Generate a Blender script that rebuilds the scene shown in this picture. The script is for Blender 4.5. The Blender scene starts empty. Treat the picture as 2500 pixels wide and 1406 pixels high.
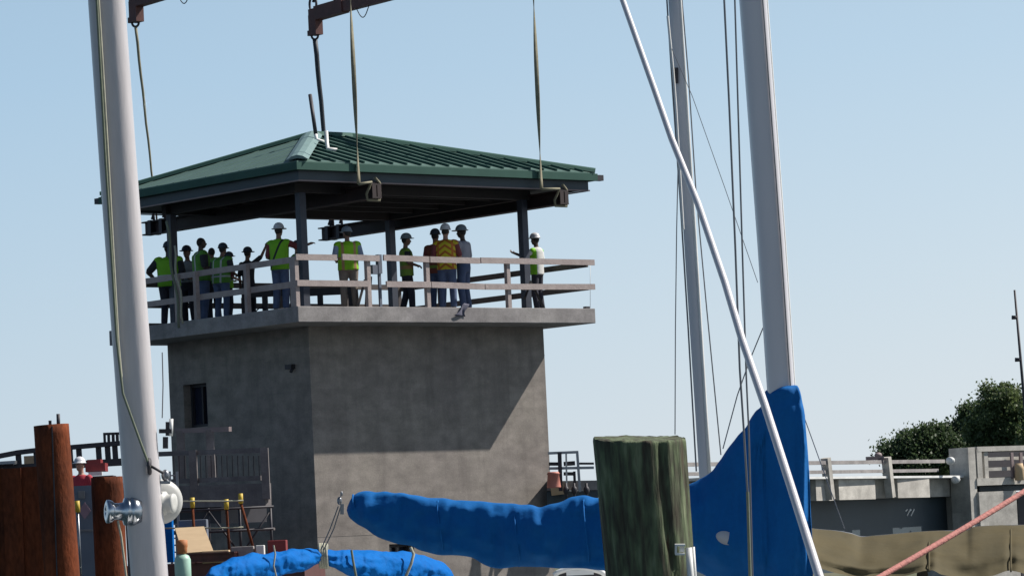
import bpy, bmesh, math, random
from mathutils import Vector, Matrix, Quaternion, noise
random.seed(11)
V = Vector
R = math.radians
SC = bpy.context.scene
COL = SC.collection

# ------------------------------------------------------------------ camera, world, sun
CAM = V((-48.174, -62.646, 3.0))
FW = V((0.65322472, 0.75400013, 0.06914673)).normalized()
HF = V((0.65322472, 0.75400013, 0)).normalized()         # level direction away
RT = V((0.75710719, -0.65156579, -0.04744168)).normalized()
UP = RT.cross(FW).normalized()
FPX = 9000.0
ZS = 8.2975                                   # height of the deck above the water
cd = bpy.data.cameras.new('camera')
cam = bpy.data.objects.new('camera', cd); COL.objects.link(cam)
m3 = Matrix((RT, UP, -FW)).transposed()
cam.matrix_world = Matrix.Translation(CAM) @ m3.to_4x4()
cd.sensor_fit = 'HORIZONTAL'; cd.sensor_width = 36.0
cd.lens = 36.0 * FPX / 2500.0
cd.clip_start = 0.5; cd.clip_end = 20000
SC.camera = cam

HZ = 10.6
SUN = V((0.6185, -0.2976, 0.7272)).normalized()
W = bpy.data.worlds.new('World'); SC.world = W; W.use_nodes = True
nt = W.node_tree; nt.nodes.clear()
sky = nt.nodes.new('ShaderNodeTexSky'); sky.sky_type = 'NISHITA'; sky.sun_disc = False
sky.sun_elevation = math.asin(SUN.z); sky.sun_rotation = math.atan2(SUN.x, SUN.y)
sky.altitude = 0; sky.air_density = 1.0; sky.dust_density = 0.25; sky.ozone_density = 1.0
bg = nt.nodes.new('ShaderNodeBackground'); bg.inputs['Strength'].default_value = 0.05
wo = nt.nodes.new('ShaderNodeOutputWorld')
# summer haze: the air near the horizon goes pale blue grey, fading out higher up
wtc = nt.nodes.new('ShaderNodeTexCoord'); wsp = nt.nodes.new('ShaderNodeSeparateXYZ'); wrp = nt.nodes.new('ShaderNodeValToRGB'); wmx = nt.nodes.new('ShaderNodeMix'); wmx.data_type = 'RGBA'
wrp.color_ramp.elements[0].position = 0.; wrp.color_ramp.elements[0].color = (.93, .93, .93, 1)
wrp.color_ramp.elements[1].position = .40; wrp.color_ramp.elements[1].color = (.0, .0, .0, 1)
x_ = wrp.color_ramp.elements.new(.15); x_.color = (.60, .60, .60, 1)
wr2 = nt.nodes.new('ShaderNodeValToRGB'); nt.links.new(wsp.outputs[2], wr2.inputs[0])
wr2.color_ramp.elements[0].position = 0.; wr2.color_ramp.elements[0].color = (.86, .96, 1.05, 1)
wr2.color_ramp.elements[1].position = .13; wr2.color_ramp.elements[1].color = (.70, .97, 1.24, 1)
wsc = nt.nodes.new('ShaderNodeVectorMath'); wsc.operation = 'SCALE'; wsc.inputs['Scale'].default_value = HZ
nt.links.new(wr2.outputs[0], wsc.inputs[0]); nt.links.new(wsc.outputs[0], wmx.inputs[7])
nt.links.new(wtc.outputs['Generated'], wsp.inputs[0]); nt.links.new(wsp.outputs[2], wrp.inputs[0]); nt.links.new(wrp.outputs[0], wmx.inputs[0])
# the haze is brighter and whiter towards the sun's side of the sky
wdt = nt.nodes.new('ShaderNodeVectorMath'); wdt.operation = 'DOT_PRODUCT'; wdt.inputs[1].default_value = (SUN.x*.8+.15, SUN.y*1.0-.3, 0)
nt.links.new(wtc.outputs['Generated'], wdt.inputs[0])
wr3 = nt.nodes.new('ShaderNodeMapRange'); wr3.inputs[1].default_value = -.30; wr3.inputs[2].default_value = .30; nt.links.new(wdt.outputs['Value'], wr3.inputs[0])
wm3 = nt.nodes.new('ShaderNodeMix'); wm3.data_type = 'RGBA'; wm3.inputs[6].default_value = (.83, .90, .95, 1); wm3.inputs[7].default_value = (1.25, 1.14, 1.06, 1); nt.links.new(wr3.outputs[0], wm3.inputs[0])
wm4 = nt.nodes.new('ShaderNodeVectorMath'); wm4.operation = 'MULTIPLY'; nt.links.new(wmx.outputs[2], wm4.inputs[0]); nt.links.new(wm3.outputs[2], wm4.inputs[1])
nt.links.new(sky.outputs[0], wmx.inputs[6]); nt.links.new(wm4.outputs[0], bg.inputs[0]); nt.links.new(bg.outputs[0], wo.inputs[0])
ld = bpy.data.lights.new('sun', 'SUN'); ld.energy = 5.0; ld.angle = R(0.5); ld.color = (1, .95, .88)
lo = bpy.data.objects.new('sun', ld); COL.objects.link(lo)
lo.rotation_euler = SUN.to_track_quat('Z', 'Y').to_euler(); lo.location = (0, 0, 60)
SC.view_settings.view_transform = 'Standard'; SC.view_settings.look = 'None'
SC.view_settings.exposure = 0.55; SC.view_settings.gamma = 1.0
SC.render.engine = 'CYCLES'

# ------------------------------------------------------------------ measuring helpers
def ray(px, py): return FW + RT * ((px - 1250) / FPX) - UP * ((py - 703) / FPX)
def P(px, py, d):                                          # surveyed point at level distance d
    v = ray(px, py); return CAM + v*(d/v.dot(HF))
def on(px, py, ax, val):                                   # where a sight line meets the plane axis = val
    v = ray(px, py); return CAM + v * ((val - CAM[ax]) / v[ax])
def ppm(d): return FPX / d
HR = V((RT.x, RT.y, 0)).normalized()                       # level direction to the right
ZU = V((0, 0, 1))

# ------------------------------------------------------------------ materials
def mat(name, col, rough=.6, metal=0., col2=None, scale=3., amt=.5, bump=0., bscale=30., stretch=(1,1,1),
        trans=0., spec=.5, fine=0., fscale=60.):
    m = bpy.data.materials.new(name); m.use_nodes = True
    n = m.node_tree.nodes; l = m.node_tree.links; b = n['Principled BSDF']
    b.inputs['Roughness'].default_value = rough; b.inputs['Metallic'].default_value = metal
    b.inputs['Specular IOR Level'].default_value = spec
    tc = n.new('ShaderNodeTexCoord'); mp = n.new('ShaderNodeMapping'); mp.inputs['Scale'].default_value = stretch
    l.new(tc.outputs['Object'], mp.inputs[0])
    nz = n.new('ShaderNodeTexNoise'); nz.inputs['Scale'].default_value = scale; nz.inputs['Detail'].default_value = 8
    nz.inputs['Roughness'].default_value = .62
    l.new(mp.outputs[0], nz.inputs[0])
    rp = n.new('ShaderNodeValToRGB'); rp.color_ramp.elements[0].position = .5 - amt/2; rp.color_ramp.elements[1].position = .5 + amt/2
    c2 = col2 if col2 else tuple(c * .72 for c in col)
    rp.color_ramp.elements[0].color = (*c2, 1); rp.color_ramp.elements[1].color = (*col, 1)
    l.new(nz.outputs[0], rp.inputs[0]); out = rp.outputs[0]
    if fine:
        n2 = n.new('ShaderNodeTexNoise'); n2.inputs['Scale'].default_value = fscale; n2.inputs['Detail'].default_value = 4
        l.new(mp.outputs[0], n2.inputs[0])
        mr = n.new('ShaderNodeMapRange'); mr.inputs[1].default_value = .3; mr.inputs[2].default_value = .7
        mr.inputs[3].default_value = 1 - fine; mr.inputs[4].default_value = 1 + fine
        l.new(n2.outputs[0], mr.inputs[0])
        mx = n.new('ShaderNodeVectorMath'); mx.operation = 'SCALE'
        l.new(out, mx.inputs[0]); l.new(mr.outputs[0], mx.inputs['Scale']); out = mx.outputs[0]
    l.new(out, b.inputs['Base Color'])
    if bump:
        n3 = n.new('ShaderNodeTexNoise'); n3.inputs['Scale'].default_value = bscale; n3.inputs['Detail'].default_value = 6
        l.new(mp.outputs[0], n3.inputs[0])
        bp = n.new('ShaderNodeBump'); bp.inputs['Strength'].default_value = bump; bp.inputs['Distance'].default_value = .02
        l.new(n3.outputs[0], bp.inputs['Height']); l.new(bp.outputs[0], b.inputs['Normal'])
    if trans:
        t = n.new('ShaderNodeBsdfTranslucent'); ms = n.new('ShaderNodeMixShader'); ms.inputs[0].default_value = trans
        l.new(out, t.inputs[0]); l.new(b.outputs[0], ms.inputs[1]); l.new(t.outputs[0], ms.inputs[2])
        l.new(ms.outputs[0], n['Material Output'].inputs[0])
    m['outcol'] = 0
    return m

def concrete_mat(name, ca, cb, board=True):
    m = bpy.data.materials.new(name); m.use_nodes = True
    n = m.node_tree.nodes; l = m.node_tree.links; b = n['Principled BSDF']; b.inputs['Roughness'].default_value = .9
    b.inputs['Specular IOR Level'].default_value = .25
    tc = n.new('ShaderNodeTexCoord')
    def nz(scale, det, st=(1,1,1), off=0):
        mp = n.new('ShaderNodeMapping'); mp.inputs['Scale'].default_value = st; mp.inputs['Location'].default_value = (off, off, off)
        l.new(tc.outputs['Object'], mp.inputs[0])
        t = n.new('ShaderNodeTexNoise'); t.inputs['Scale'].default_value = scale; t.inputs['Detail'].default_value = det
        t.inputs['Roughness'].default_value = .6
        l.new(mp.outputs[0], t.inputs[0]); return t.outputs[0]
    def mixc(f, a, bb, mode='MIX'):
        x = n.new('ShaderNodeMix'); x.data_type = 'RGBA'; x.blend_type = mode
        if hasattr(f, 'links'): l.new(f, x.inputs[0])
        else: x.inputs[0].default_value = f
        for k, q in ((6, a), (7, bb)):
            if hasattr(q, 'links'): l.new(q, x.inputs[k])
            else: x.inputs[k].default_value = (*q, 1)
        return x.outputs[2]
    def rng(v, a, bb, c, d):
        x = n.new('ShaderNodeMapRange'); l.new(v, x.inputs[0])
        for i, q in enumerate((a, bb, c, d)): x.inputs[i+1].default_value = q
        return x.outputs[0]
    big = rng(nz(.45, 5), .35, .65, 0, 1)
    c = mixc(big, ca, cb)
    # pour and form-panel patches: stepped noise on a coarse grid
    sn = n.new('ShaderNodeVectorMath'); sn.operation = 'SNAP'; sn.inputs[1].default_value = (1.43, 1.43, .47)
    l.new(tc.outputs['Object'], sn.inputs[0])
    wn = n.new('ShaderNodeTexWhiteNoise'); wn.noise_dimensions = '3D'; l.new(sn.outputs[0], wn.inputs['Vector'])
    k = rng(wn.outputs['Value'], 0, 1, .95, 1.04)
    sc = n.new('ShaderNodeVectorMath'); sc.operation = 'SCALE'; l.new(c, sc.inputs[0]); l.new(k, sc.inputs['Scale']); c = sc.outputs[0]
    med = rng(nz(2.2, 8, (1,1,1.6), 5), .3, .7, .74, 1.22)
    sc = n.new('ShaderNodeVectorMath'); sc.operation = 'SCALE'; l.new(c, sc.inputs[0]); l.new(med, sc.inputs['Scale']); c = sc.outputs[0]
    st = rng(nz(3, 5, (1,1,.12), 9), .5, .72, 0, .42)          # run-down streaks
    c = mixc(st, c, tuple(q*.55 for q in ca))
    sp = rng(nz(28, 3, (1,1,1), 3), .3, .7, .9, 1.1)
    sc = n.new('ShaderNodeVectorMath'); sc.operation = 'SCALE'; l.new(c, sc.inputs[0]); l.new(sp, sc.inputs['Scale']); c = sc.outputs[0]
    l.new(c, b.inputs['Base Color'])
    bp = n.new('ShaderNodeBump'); bp.inputs['Strength'].default_value = .35; bp.inputs['Distance'].default_value = .01
    l.new(nz(40, 4), bp.inputs['Height']); l.new(bp.outputs[0], b.inputs['Normal'])
    return m

M = {}
M['wall'] = concrete_mat('wall_concrete', (.208, .183, .168), (.255, .228, .20))
M['slab'] = concrete_mat('slab_concrete', (.235, .218, .218), (.275, .258, .248))
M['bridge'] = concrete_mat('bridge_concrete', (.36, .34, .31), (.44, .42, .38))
M['roof'] = mat('green_roof_metal', (.105, .175, .15), .6, .6, (.08, .14, .12), 1.2, .5, spec=.5, fine=.08, fscale=8)
M['cap'] = mat('ridge_cap_metal', (.15, .235, .23), .55, .1, (.12, .19, .185), 2, .5)
M['lift'] = mat('dark_lifting_steel', (.035, .018, .018), .7, 0, (.02, .012, .012), 5, .5)
M['approach'] = concrete_mat('shaded_approach_concrete', (.15, .135, .135), (.19, .17, .17))  # darker copy of the bridge concrete, its shade put into the colour
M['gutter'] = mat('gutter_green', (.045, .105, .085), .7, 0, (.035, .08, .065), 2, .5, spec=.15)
M['fascia'] = mat('fascia_slate', (.045, .065, .08), .6, .1, (.035, .05, .06), 1.5, .5)
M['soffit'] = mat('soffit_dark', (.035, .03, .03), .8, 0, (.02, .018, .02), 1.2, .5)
M['column'] = mat('column_steel', (.05, .06, .085), .55, .2, (.03, .035, .05), 3, .5)
M['trim'] = mat('pinkish_trim', (.22, .17, .17), .6, 0)
M['rust_beam'] = mat('red_oxide_steel', (.12, .035, .028), .6, .1, (.05, .018, .016), 5, .5, .2, 40)
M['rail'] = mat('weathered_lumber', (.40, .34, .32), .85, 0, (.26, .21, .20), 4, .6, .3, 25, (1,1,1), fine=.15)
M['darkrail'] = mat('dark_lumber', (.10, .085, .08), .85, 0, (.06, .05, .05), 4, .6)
M['sling'] = mat('khaki_sling', (.27, .245, .17), .9, 0, (.15, .14, .095), 6, .5, .2, 60)
M['slingdark'] = mat('dark_wire_sling', (.04, .045, .055), .6, .3)
M['steel'] = mat('galvanised_steel', (.25, .26, .28), .4, .8)
M['chrome'] = mat('winch_chrome', (.5, .52, .55), .22, 1., (.35, .37, .4), 20, .5)
M['mast'] = mat('mast_paint', (.47, .44, .445), .35, .0, (.40, .38, .385), 1.5, .6, .06, 90, (1,1,.15), fine=.05, fscale=40)
M['mastside'] = mat('mast_aluminium', (.56, .55, .57), .35, .0, (.47, .46, .49), 2, .6, .05, 80, (1,1,.15))
M['blue'] = mat('blue_canvas', (.004, .115, .35), .8, 0, (.003, .085, .28), 1.6, .5, .55, 7, spec=.15, fine=.05, fscale=40)
M['brightblue'] = mat('bright_blue_canvas', (.004, .13, .42), .7, 0, (.003, .09, .34), 3, .5, .5, 22, spec=.05)
M['badge'] = mat('grey_badge', (.5, .5, .53), .6)
M['tan'] = mat('tan_canvas', (.155, .125, .065), .8, 0, (.125, .108, .065), 2.5, .5, .3, 10, trans=.38, spec=.2)
M['wood'] = None
M['rope'] = mat('pale_rope', (.38, .37, .28), .9, 0, (.25, .25, .2), 30, .5)
M['ropegreen'] = mat('green_grey_rope', (.18, .2, .14), .9, 0, (.12, .14, .1), 30, .5)
M['wire'] = mat('rigging_wire', (.17, .17, .18), .4, .7)
M['pinkrope'] = mat('faded_red_rope', (.42, .16, .13), .85, 0, (.30, .12, .11), 18, .5, .4, 60)
M['white'] = mat('white_paint', (.72, .72, .70), .5)
M['offwhite'] = mat('offwhite_drum', (.50, .50, .47), .5, 0, (.42, .42, .40), 5, .5)
M['yellow'] = mat('yellow_cap', (.55, .38, .03), .6)
M['ply'] = mat('plywood', (.55, .40, .24), .8, 0, (.45, .32, .19), 3, .6, stretch=(1,1,6))
M['mint'] = mat('mint_tank', (.35, .55, .45), .5)
M['orange'] = mat('orange_brown', (.45, .16, .05), .7)
M['redpaint'] = mat('red_paint', (.22, .02, .022), .5)
M['greybox'] = mat('grey_container', (.13, .15, .19), .6, .1, (.10, .115, .15), 2, .6)
M['darksteel'] = mat('dark_steel', (.045, .042, .05), .6, .3, (.03, .028, .033), 4, .6)
M['rust'] = mat('rusty_pile', (.17, .045, .018), .95, 0, (.045, .019, .013), 1.6, .3, .5, 30, (1,1,.35), fine=.25, fscale=22, spec=.1)
M['glass'] = mat('dark_glass', (.015, .02, .04), .15, 0, spec=.6)
M['hull'] = mat('hull_gelcoat', (.6, .6, .58), .35)
M['browndark'] = mat('dark_brown_hull', (.05, .03, .022), .6)
M['bark'] = mat('bark', (.09, .065, .045), .9, 0, None, 6, .6, .5, 20)
M['leaf'] = mat('oak_leaves', (.13, .17, .06), .6, 0, (.05, .085, .035), .7, .35, trans=.4, fine=.35, fscale=5)
M['leaf2'] = mat('dark_oak_leaves', (.09, .13, .055), .6, 0, (.04, .07, .03), .7, .35, trans=.4, fine=.35, fscale=5)
M['skin_mid'] = mat('skin_brown', (.20, .105, .07), .6)
M['skin_pale'] = mat('skin_tan', (.38, .21, .15), .6)
M['skin_dark'] = mat('skin_deep_shaded', (.07, .04, .03), .6)  # dark tone also carries the shade on the left workers' faces
M['hat_white'] = mat('white_hard_hat', (.60, .60, .63), .35)
M['hat_dark'] = mat('dark_hard_hat', (.04, .05, .07), .45)
M['hat_grey'] = mat('grey_hard_hat', (.22, .26, .30), .4)
M['hair'] = mat('dark_hair', (.02, .016, .014), .8)
M['jeans'] = mat('blue_jeans', (.075, .11, .20), .85, 0, (.05, .075, .15), 9, .5, .2, 30)
M['khaki'] = mat('khaki_trousers', (.20, .165, .14), .85, 0, (.15, .12, .10), 9, .5, .2, 30)
M['darkcloth'] = mat('dark_trousers', (.03, .03, .045), .9, 0, None, 9, .5, .2, 30)
M['redshirt'] = mat('red_shirt', (.40,.03,.05), .85)
M['boot'] = mat('boot_leather', (.05, .035, .025), .8)
M['sh_grey'] = mat('grey_shirt', (.32, .32, .37), .9, 0, None, 7, .5, .2, 20)
M['sh_white'] = mat('white_shirt', (.68, .68, .68), .9, 0, (.6,.6,.6), 7, .5, .2, 20)
M['sh_red'] = mat('maroon_shirt', (.20, .045, .05), .9, 0, None, 7, .5, .2, 20)
M['sh_dark'] = mat('dark_shirt', (.03, .03, .035), .9, 0, None, 7, .5, .2, 20)
M['sh_blue'] = mat('pale_blue_shirt', (.25, .30, .42), .9, 0, None, 7, .5, .2, 20)

def vest_mat(name, base, strips):
    """strips: list of (kind, centre, half width, colour) bands sewn on the cloth"""
    m = mat(name, base, .75, 0, tuple(c*.85 for c in base), 6, .5, .2, 18, trans=.12)
    n = m.node_tree.nodes; l = m.node_tree.links; b = n['Principled BSDF']
    src = b.inputs['Base Color'].links[0].from_socket
    tc = n.new('ShaderNodeTexCoord'); sp = n.new('ShaderNodeSeparateXYZ'); l.new(tc.outputs['Object'], sp.inputs[0])
    ab = n.new('ShaderNodeMath'); ab.operation = 'ABSOLUTE'; l.new(sp.outputs[0], ab.inputs[0])
    for kind, c, w, col in strips:
        v = {'z': sp.outputs[2], 'x': ab.outputs[0], 'sx': sp.outputs[0]}.get(kind)
        if kind == 'chev':                                       # chevrons: fract((z + |x|) / pitch)
            a = n.new('ShaderNodeMath'); a.operation = 'MULTIPLY_ADD'; l.new(ab.outputs[0], a.inputs[0]); a.inputs[1].default_value = .7; l.new(sp.outputs[2], a.inputs[2])
            d = n.new('ShaderNodeMath'); d.operation = 'MODULO'; l.new(a.outputs[0], d.inputs[0]); d.inputs[1].default_value = c; v = d.outputs[0]; tgt = c/2
        elif kind == 'diag':
            a = n.new('ShaderNodeMath'); a.operation = 'MULTIPLY_ADD'; l.new(sp.outputs[0], a.inputs[0]); a.inputs[1].default_value = -2.0; l.new(sp.outputs[2], a.inputs[2]); v = a.outputs[0]; tgt = c
        else: tgt = c
        q = n.new('ShaderNodeMath'); q.operation = 'COMPARE'; l.new(v, q.inputs[0]); q.inputs[1].default_value = tgt; q.inputs[2].default_value = w
        x = n.new('ShaderNodeMix'); x.data_type = 'RGBA'; l.new(q.outputs[0], x.inputs[0]); l.new(src, x.inputs[6]); x.inputs[7].default_value = (*col, 1); src = x.outputs[2]
    l.new(src, b.inputs['Base Color'])
    for nd in n:
        if nd.type == 'BSDF_TRANSLUCENT': l.new(src, nd.inputs[0])
    return m
LIME = (.20, .52, .015); SIL = (.45, .47, .46); ORG = (.55, .16, .02)
M['v_plain'] = vest_mat('lime_vest', LIME, [('z', 1.08, .025, SIL)])
M['v_strip'] = vest_mat('shaded_vest_silver_braces', (.09, .27, .03), [('x', .115, .022, SIL), ('z', 1.02, .02, SIL)])  # lime base darkened for the shade over the left group
M['v_orange'] = vest_mat('lime_vest_orange_sides', (.26, .58, .01), [('x', .135, .03, (.40, .24, .10)), ('z', 1.12, .03, (.40, .24, .10))])
M['v_diag'] = vest_mat('lime_vest_black_strap', LIME, [('diag', 1.22, .05, (.02, .02, .02))])
M['v_chev'] = vest_mat('yellow_orange_chevron_vest', (.62, .52, .02), [('chev', .13, .028, (.42, .12, .015)), ('x', .15, .02, (.5,.15,.02))])
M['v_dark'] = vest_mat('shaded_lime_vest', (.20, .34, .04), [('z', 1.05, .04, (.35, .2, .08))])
M['v_open'] = vest_mat('open_lime_vest', (.62, .62, .60), [('x', .21, .075, LIME)])
M['v_brown'] = vest_mat('maroon_vest', (.22, .06, .04), [('z', 1.0, .03, (.2, .3, .04))])

# wood piling material: vertical grain, green treated streaks, dark checks
def wood_mat():
    m = bpy.data.materials.new('treated_piling_wood'); m.use_nodes = True
    n = m.node_tree.nodes; l = m.node_tree.links; b = n['Principled BSDF']; b.inputs['Roughness'].default_value = .85
    b.inputs['Specular IOR Level'].default_value = .2
    tc = n.new('ShaderNodeTexCoord')
    def nz(scale, st, det=6, off=0):
        mp = n.new('ShaderNodeMapping'); mp.inputs['Scale'].default_value = st; mp.inputs['Location'].default_value = (off,)*3
        l.new(tc.outputs['Object'], mp.inputs[0])
        t = n.new('ShaderNodeTexNoise'); t.inputs['Scale'].default_value = scale; t.inputs['Detail'].default_value = det
        l.new(mp.outputs[0], t.inputs[0]); return t.outputs[0]
    r = n.new('ShaderNodeValToRGB'); e = r.color_ramp.elements
    e[0].position = .34; e[0].color = (.045, .04, .028, 1); e[1].position = .72; e[1].color = (.17, .19, .115, 1)
    x = r.color_ramp.elements.new(.46); x.color = (.065, .07, .045, 1)
    x = r.color_ramp.elements.new(.57); x.color = (.095, .12, .066, 1)
    l.new(nz(44, (1, 1, .17), 12), r.inputs[0])
    r2 = n.new('ShaderNodeValToRGB'); e = r2.color_ramp.elements; e[0].position = .60; e[0].color = (0,0,0,1); e[1].position = .68; e[1].color = (1,1,1,1)
    l.new(nz(34, (1, 1, .09), 6, 3), r2.inputs[0])
    mx = n.new('ShaderNodeMix'); mx.data_type = 'RGBA'; l.new(r2.outputs[0], mx.inputs[0]); l.new(r.outputs[0], mx.inputs[6]); mx.inputs[7].default_value = (.05, .03, .018, 1)
    l.new(mx.outputs[2], b.inputs['Base Color'])
    bp = n.new('ShaderNodeBump'); bp.inputs['Strength'].default_value = .9; bp.inputs['Distance'].default_value = .012
    l.new(nz(46, (1, 1, .14), 9), bp.inputs['Height']); l.new(bp.outputs[0], b.inputs['Normal'])
    return m
M['wood'] = wood_mat()

# ------------------------------------------------------------------ mesh builder
class MB:
    def __init__(s): s.v = []; s.f = []; s.sm = []
    def add(s, vs, fs, smooth=False):
        o = len(s.v); s.v += [V(q) for q in vs]
        for f in fs: s.f.append([i + o for i in f]); s.sm.append(smooth)
        return s
    def box(s, c, sx, sy, sz, ax=None):
        """box about centre c with full sizes along the axes ax"""
        ax = ax or (V((1,0,0)), V((0,1,0)), V((0,0,1))); c = V(c); vs = []
        for i in (-.5, .5):
            for j in (-.5, .5):
                for k in (-.5, .5): vs.append(c + ax[0]*i*sx + ax[1]*j*sy + ax[2]*k*sz)
        return s.add(vs, [(0,1,3,2), (4,6,7,5), (0,4,5,1), (2,3,7,6), (0,2,6,4), (1,5,7,3)])
    def box2(s, a, b):
        a, b = V(a), V(b); d = b - a
        return s.box((a + b)/2, abs(d.x), abs(d.y), abs(d.z))
    def bar(s, p, q, w, h, up=ZU):
        p, q = V(p), V(q); d = q - p; L = d.length; d.normalize()
        side = d.cross(up)
        if side.length < 1e-4: side = d.cross(V((1,0,0)))
        side.normalize(); u = side.cross(d).normalized()
        return s.box((p + q)/2, L, w, h, (d, side, u))
    def ibeam(s, p, q, w, h, t=.03):
        p, q = V(p), V(q); d = (q - p).normalized(); side = d.cross(ZU).normalized(); u = side.cross(d)
        s.bar(p + u*(h/2 - t/2), q + u*(h/2 - t/2), w, t); s.bar(p - u*(h/2 - t/2), q - u*(h/2 - t/2), w, t)
        return s.bar(p, q, t, h - 2*t - .002)
    def loft(s, rings, cap=True, smooth=True, closed=True):
        n = len(rings[0]); o = len(s.v); fs = []
        vs = [p for r in rings for p in r]
        for i in range(len(rings) - 1):
            for j in range(n if closed else n - 1):
                k = (j + 1) % n
                fs.append((i*n + j, i*n + k, (i+1)*n + k, (i+1)*n + j))
        s.add(vs, fs, smooth)
        if cap:
            s.f.append([o + j for j in range(n)][::-1]); s.sm.append(False)
            s.f.append([o + (len(rings)-1)*n + j for j in range(n)]); s.sm.append(False)
        return s
    def tube(s, pts, rads, seg=10, cap=True, flat=1.0):
        pts = [V(p) for p in pts]
        if not isinstance(rads, (list, tuple)): rads = [rads]*len(pts)
        rings = []; t0 = (pts[1] - pts[0]).normalized()
        a = t0.orthogonal().normalized()
        for i, p in enumerate(pts):
            t = (pts[min(i+1, len(pts)-1)] - pts[max(i-1, 0)]).normalized()
            a = (a - t*a.dot(t)).normalized(); b = t.cross(a)
            rings.append([p + (a*math.cos(2*math.pi*k/seg) + b*math.sin(2*math.pi*k/seg)*flat)*rads[i] for k in range(seg)])
        return s.loft(rings, cap)
    def lathe(s, base, axis, prof, seg=24):
        """prof: (distance along axis, radius)"""
        axis = V(axis).normalized(); a = axis.orthogonal().normalized(); b = axis.cross(a)
        rings = [[V(base) + axis*h + (a*math.cos(2*math.pi*k/seg) + b*math.sin(2*math.pi*k/seg))*max(r, .0005) for k in range(seg)] for h, r in prof]
        return s.loft(rings)
    def ball(s, c, rx, ry=None, rz=None, seg=14, rg=9, rot=None):
        ry = ry or rx; rz = rz or rx; rings = []
        for i in range(rg + 1):
            th = math.pi*i/rg; th = min(max(th, .02), math.pi - .02); r = []
            for k in range(seg):
                ph = 2*math.pi*k/seg; q = V((rx*math.sin(th)*math.cos(ph), ry*math.sin(th)*math.sin(ph), -rz*math.cos(th)))
                if rot: q = rot @ q
                r.append(V(c) + q)
            rings.append(r)
        return s.loft(rings)
    def torus(s, c, axis, Rr, r, seg=24, ts=8, sx=1.):
        axis = V(axis).normalized(); a = axis.orthogonal().normalized(); b = axis.cross(a)
        if abs(axis.z) < .8: b = ZU; a = axis.cross(b).normalized()
        pts = [V(c) + (a*math.cos(2*math.pi*k/seg)*sx + b*math.sin(2*math.pi*k/seg))*Rr for k in range(seg + 1)]
        return s.tube(pts, r, ts, False)
    def build(s, name, mt, parent=None, origin=None, smooth=None):
        me = bpy.data.meshes.new(name)
        off = V((0,0,0))
        if parent is not None:
            off = ORG0.get(parent.name, V((0,0,0)))
        elif origin is not None: off = V(origin)
        me.from_pydata([v - off for v in s.v], [], s.f); me.update()
        for p, q in zip(me.polygons, s.sm): p.use_smooth = q if smooth is None else smooth
        me.materials.append(M[mt] if isinstance(mt, str) else mt)
        o = bpy.data.objects.new(name, me); COL.objects.link(o)
        if parent is not None: o.parent = parent; ORG0[o.name] = off
        elif origin is not None: o.location = off; ORG0[o.name] = off
        bm = bmesh.new(); bm.from_mesh(me); bmesh.ops.recalc_face_normals(bm, faces=bm.faces); bm.to_mesh(me); bm.free()
        return o
ORG0 = {}
def thing(name, label, cat, loc, group=None):
    o = bpy.data.objects.new(name, None); COL.objects.link(o); o.location = loc; o.empty_display_size = .3
    o['label'] = label; o['category'] = cat
    if group: o['group'] = group
    ORG0[o.name] = V(loc); return o
def tag(o, label, cat, group=None):
    o['label'] = label; o['category'] = cat
    if group: o['group'] = group
    return o
def struct(o): o['kind'] = 'structure'; return o
def remesh(o, vox, smooth_it=3):
    md = o.modifiers.new('r', 'REMESH'); md.mode = 'VOXEL'; md.voxel_size = vox; md.use_smooth_shade = True
    if smooth_it:
        ms = o.modifiers.new('s', 'SMOOTH'); ms.factor = .5; ms.iterations = smooth_it
    dg = bpy.context.evaluated_depsgraph_get(); dg.update()
    me = bpy.data.meshes.new_from_object(o.evaluated_get(dg))
    mt = o.data.materials[0]; o.modifiers.clear(); o.data = me
    if not me.materials: me.materials.append(mt)
    for p in me.polygons: p.use_smooth = True
    return o

# ------------------------------------------------------------------ water and shore
bm = MB(); bm.add([(-6000,-6000,0), (6000,-6000,0), (6000,6000,0), (-6000,6000,0)], [(0,1,2,3)])
M['water'] = mat('river_water', (.03, .05, .055), .12, 0, (.02, .035, .04), .05, .5, .5, 1.5)
struct(bm.build('water', 'water'))
# low bank that the trees stand on, behind the bridge at the right
bk = MB(); c0 = P(2500, 1268, 175); rings = []
for i in range(15):
    t = (i - 7)*9.; w = 26 + 4*math.sin(i*1.7)
    rings.append([c0*V((1,1,0)) + HR*(t + 38) + HF*(w*math.cos(a)) + ZU*(-.6 + 2.6*math.sin(a)) for a in [math.pi*k/10 for k in range(11)]])
M['bank'] = mat('bank_ground', (.12, .11, .07), .9, 0, (.07, .085, .04), .4, .5, .4, 3)
struct(bk.loft(rings, False, True, False).build('ground', 'bank'))

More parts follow.
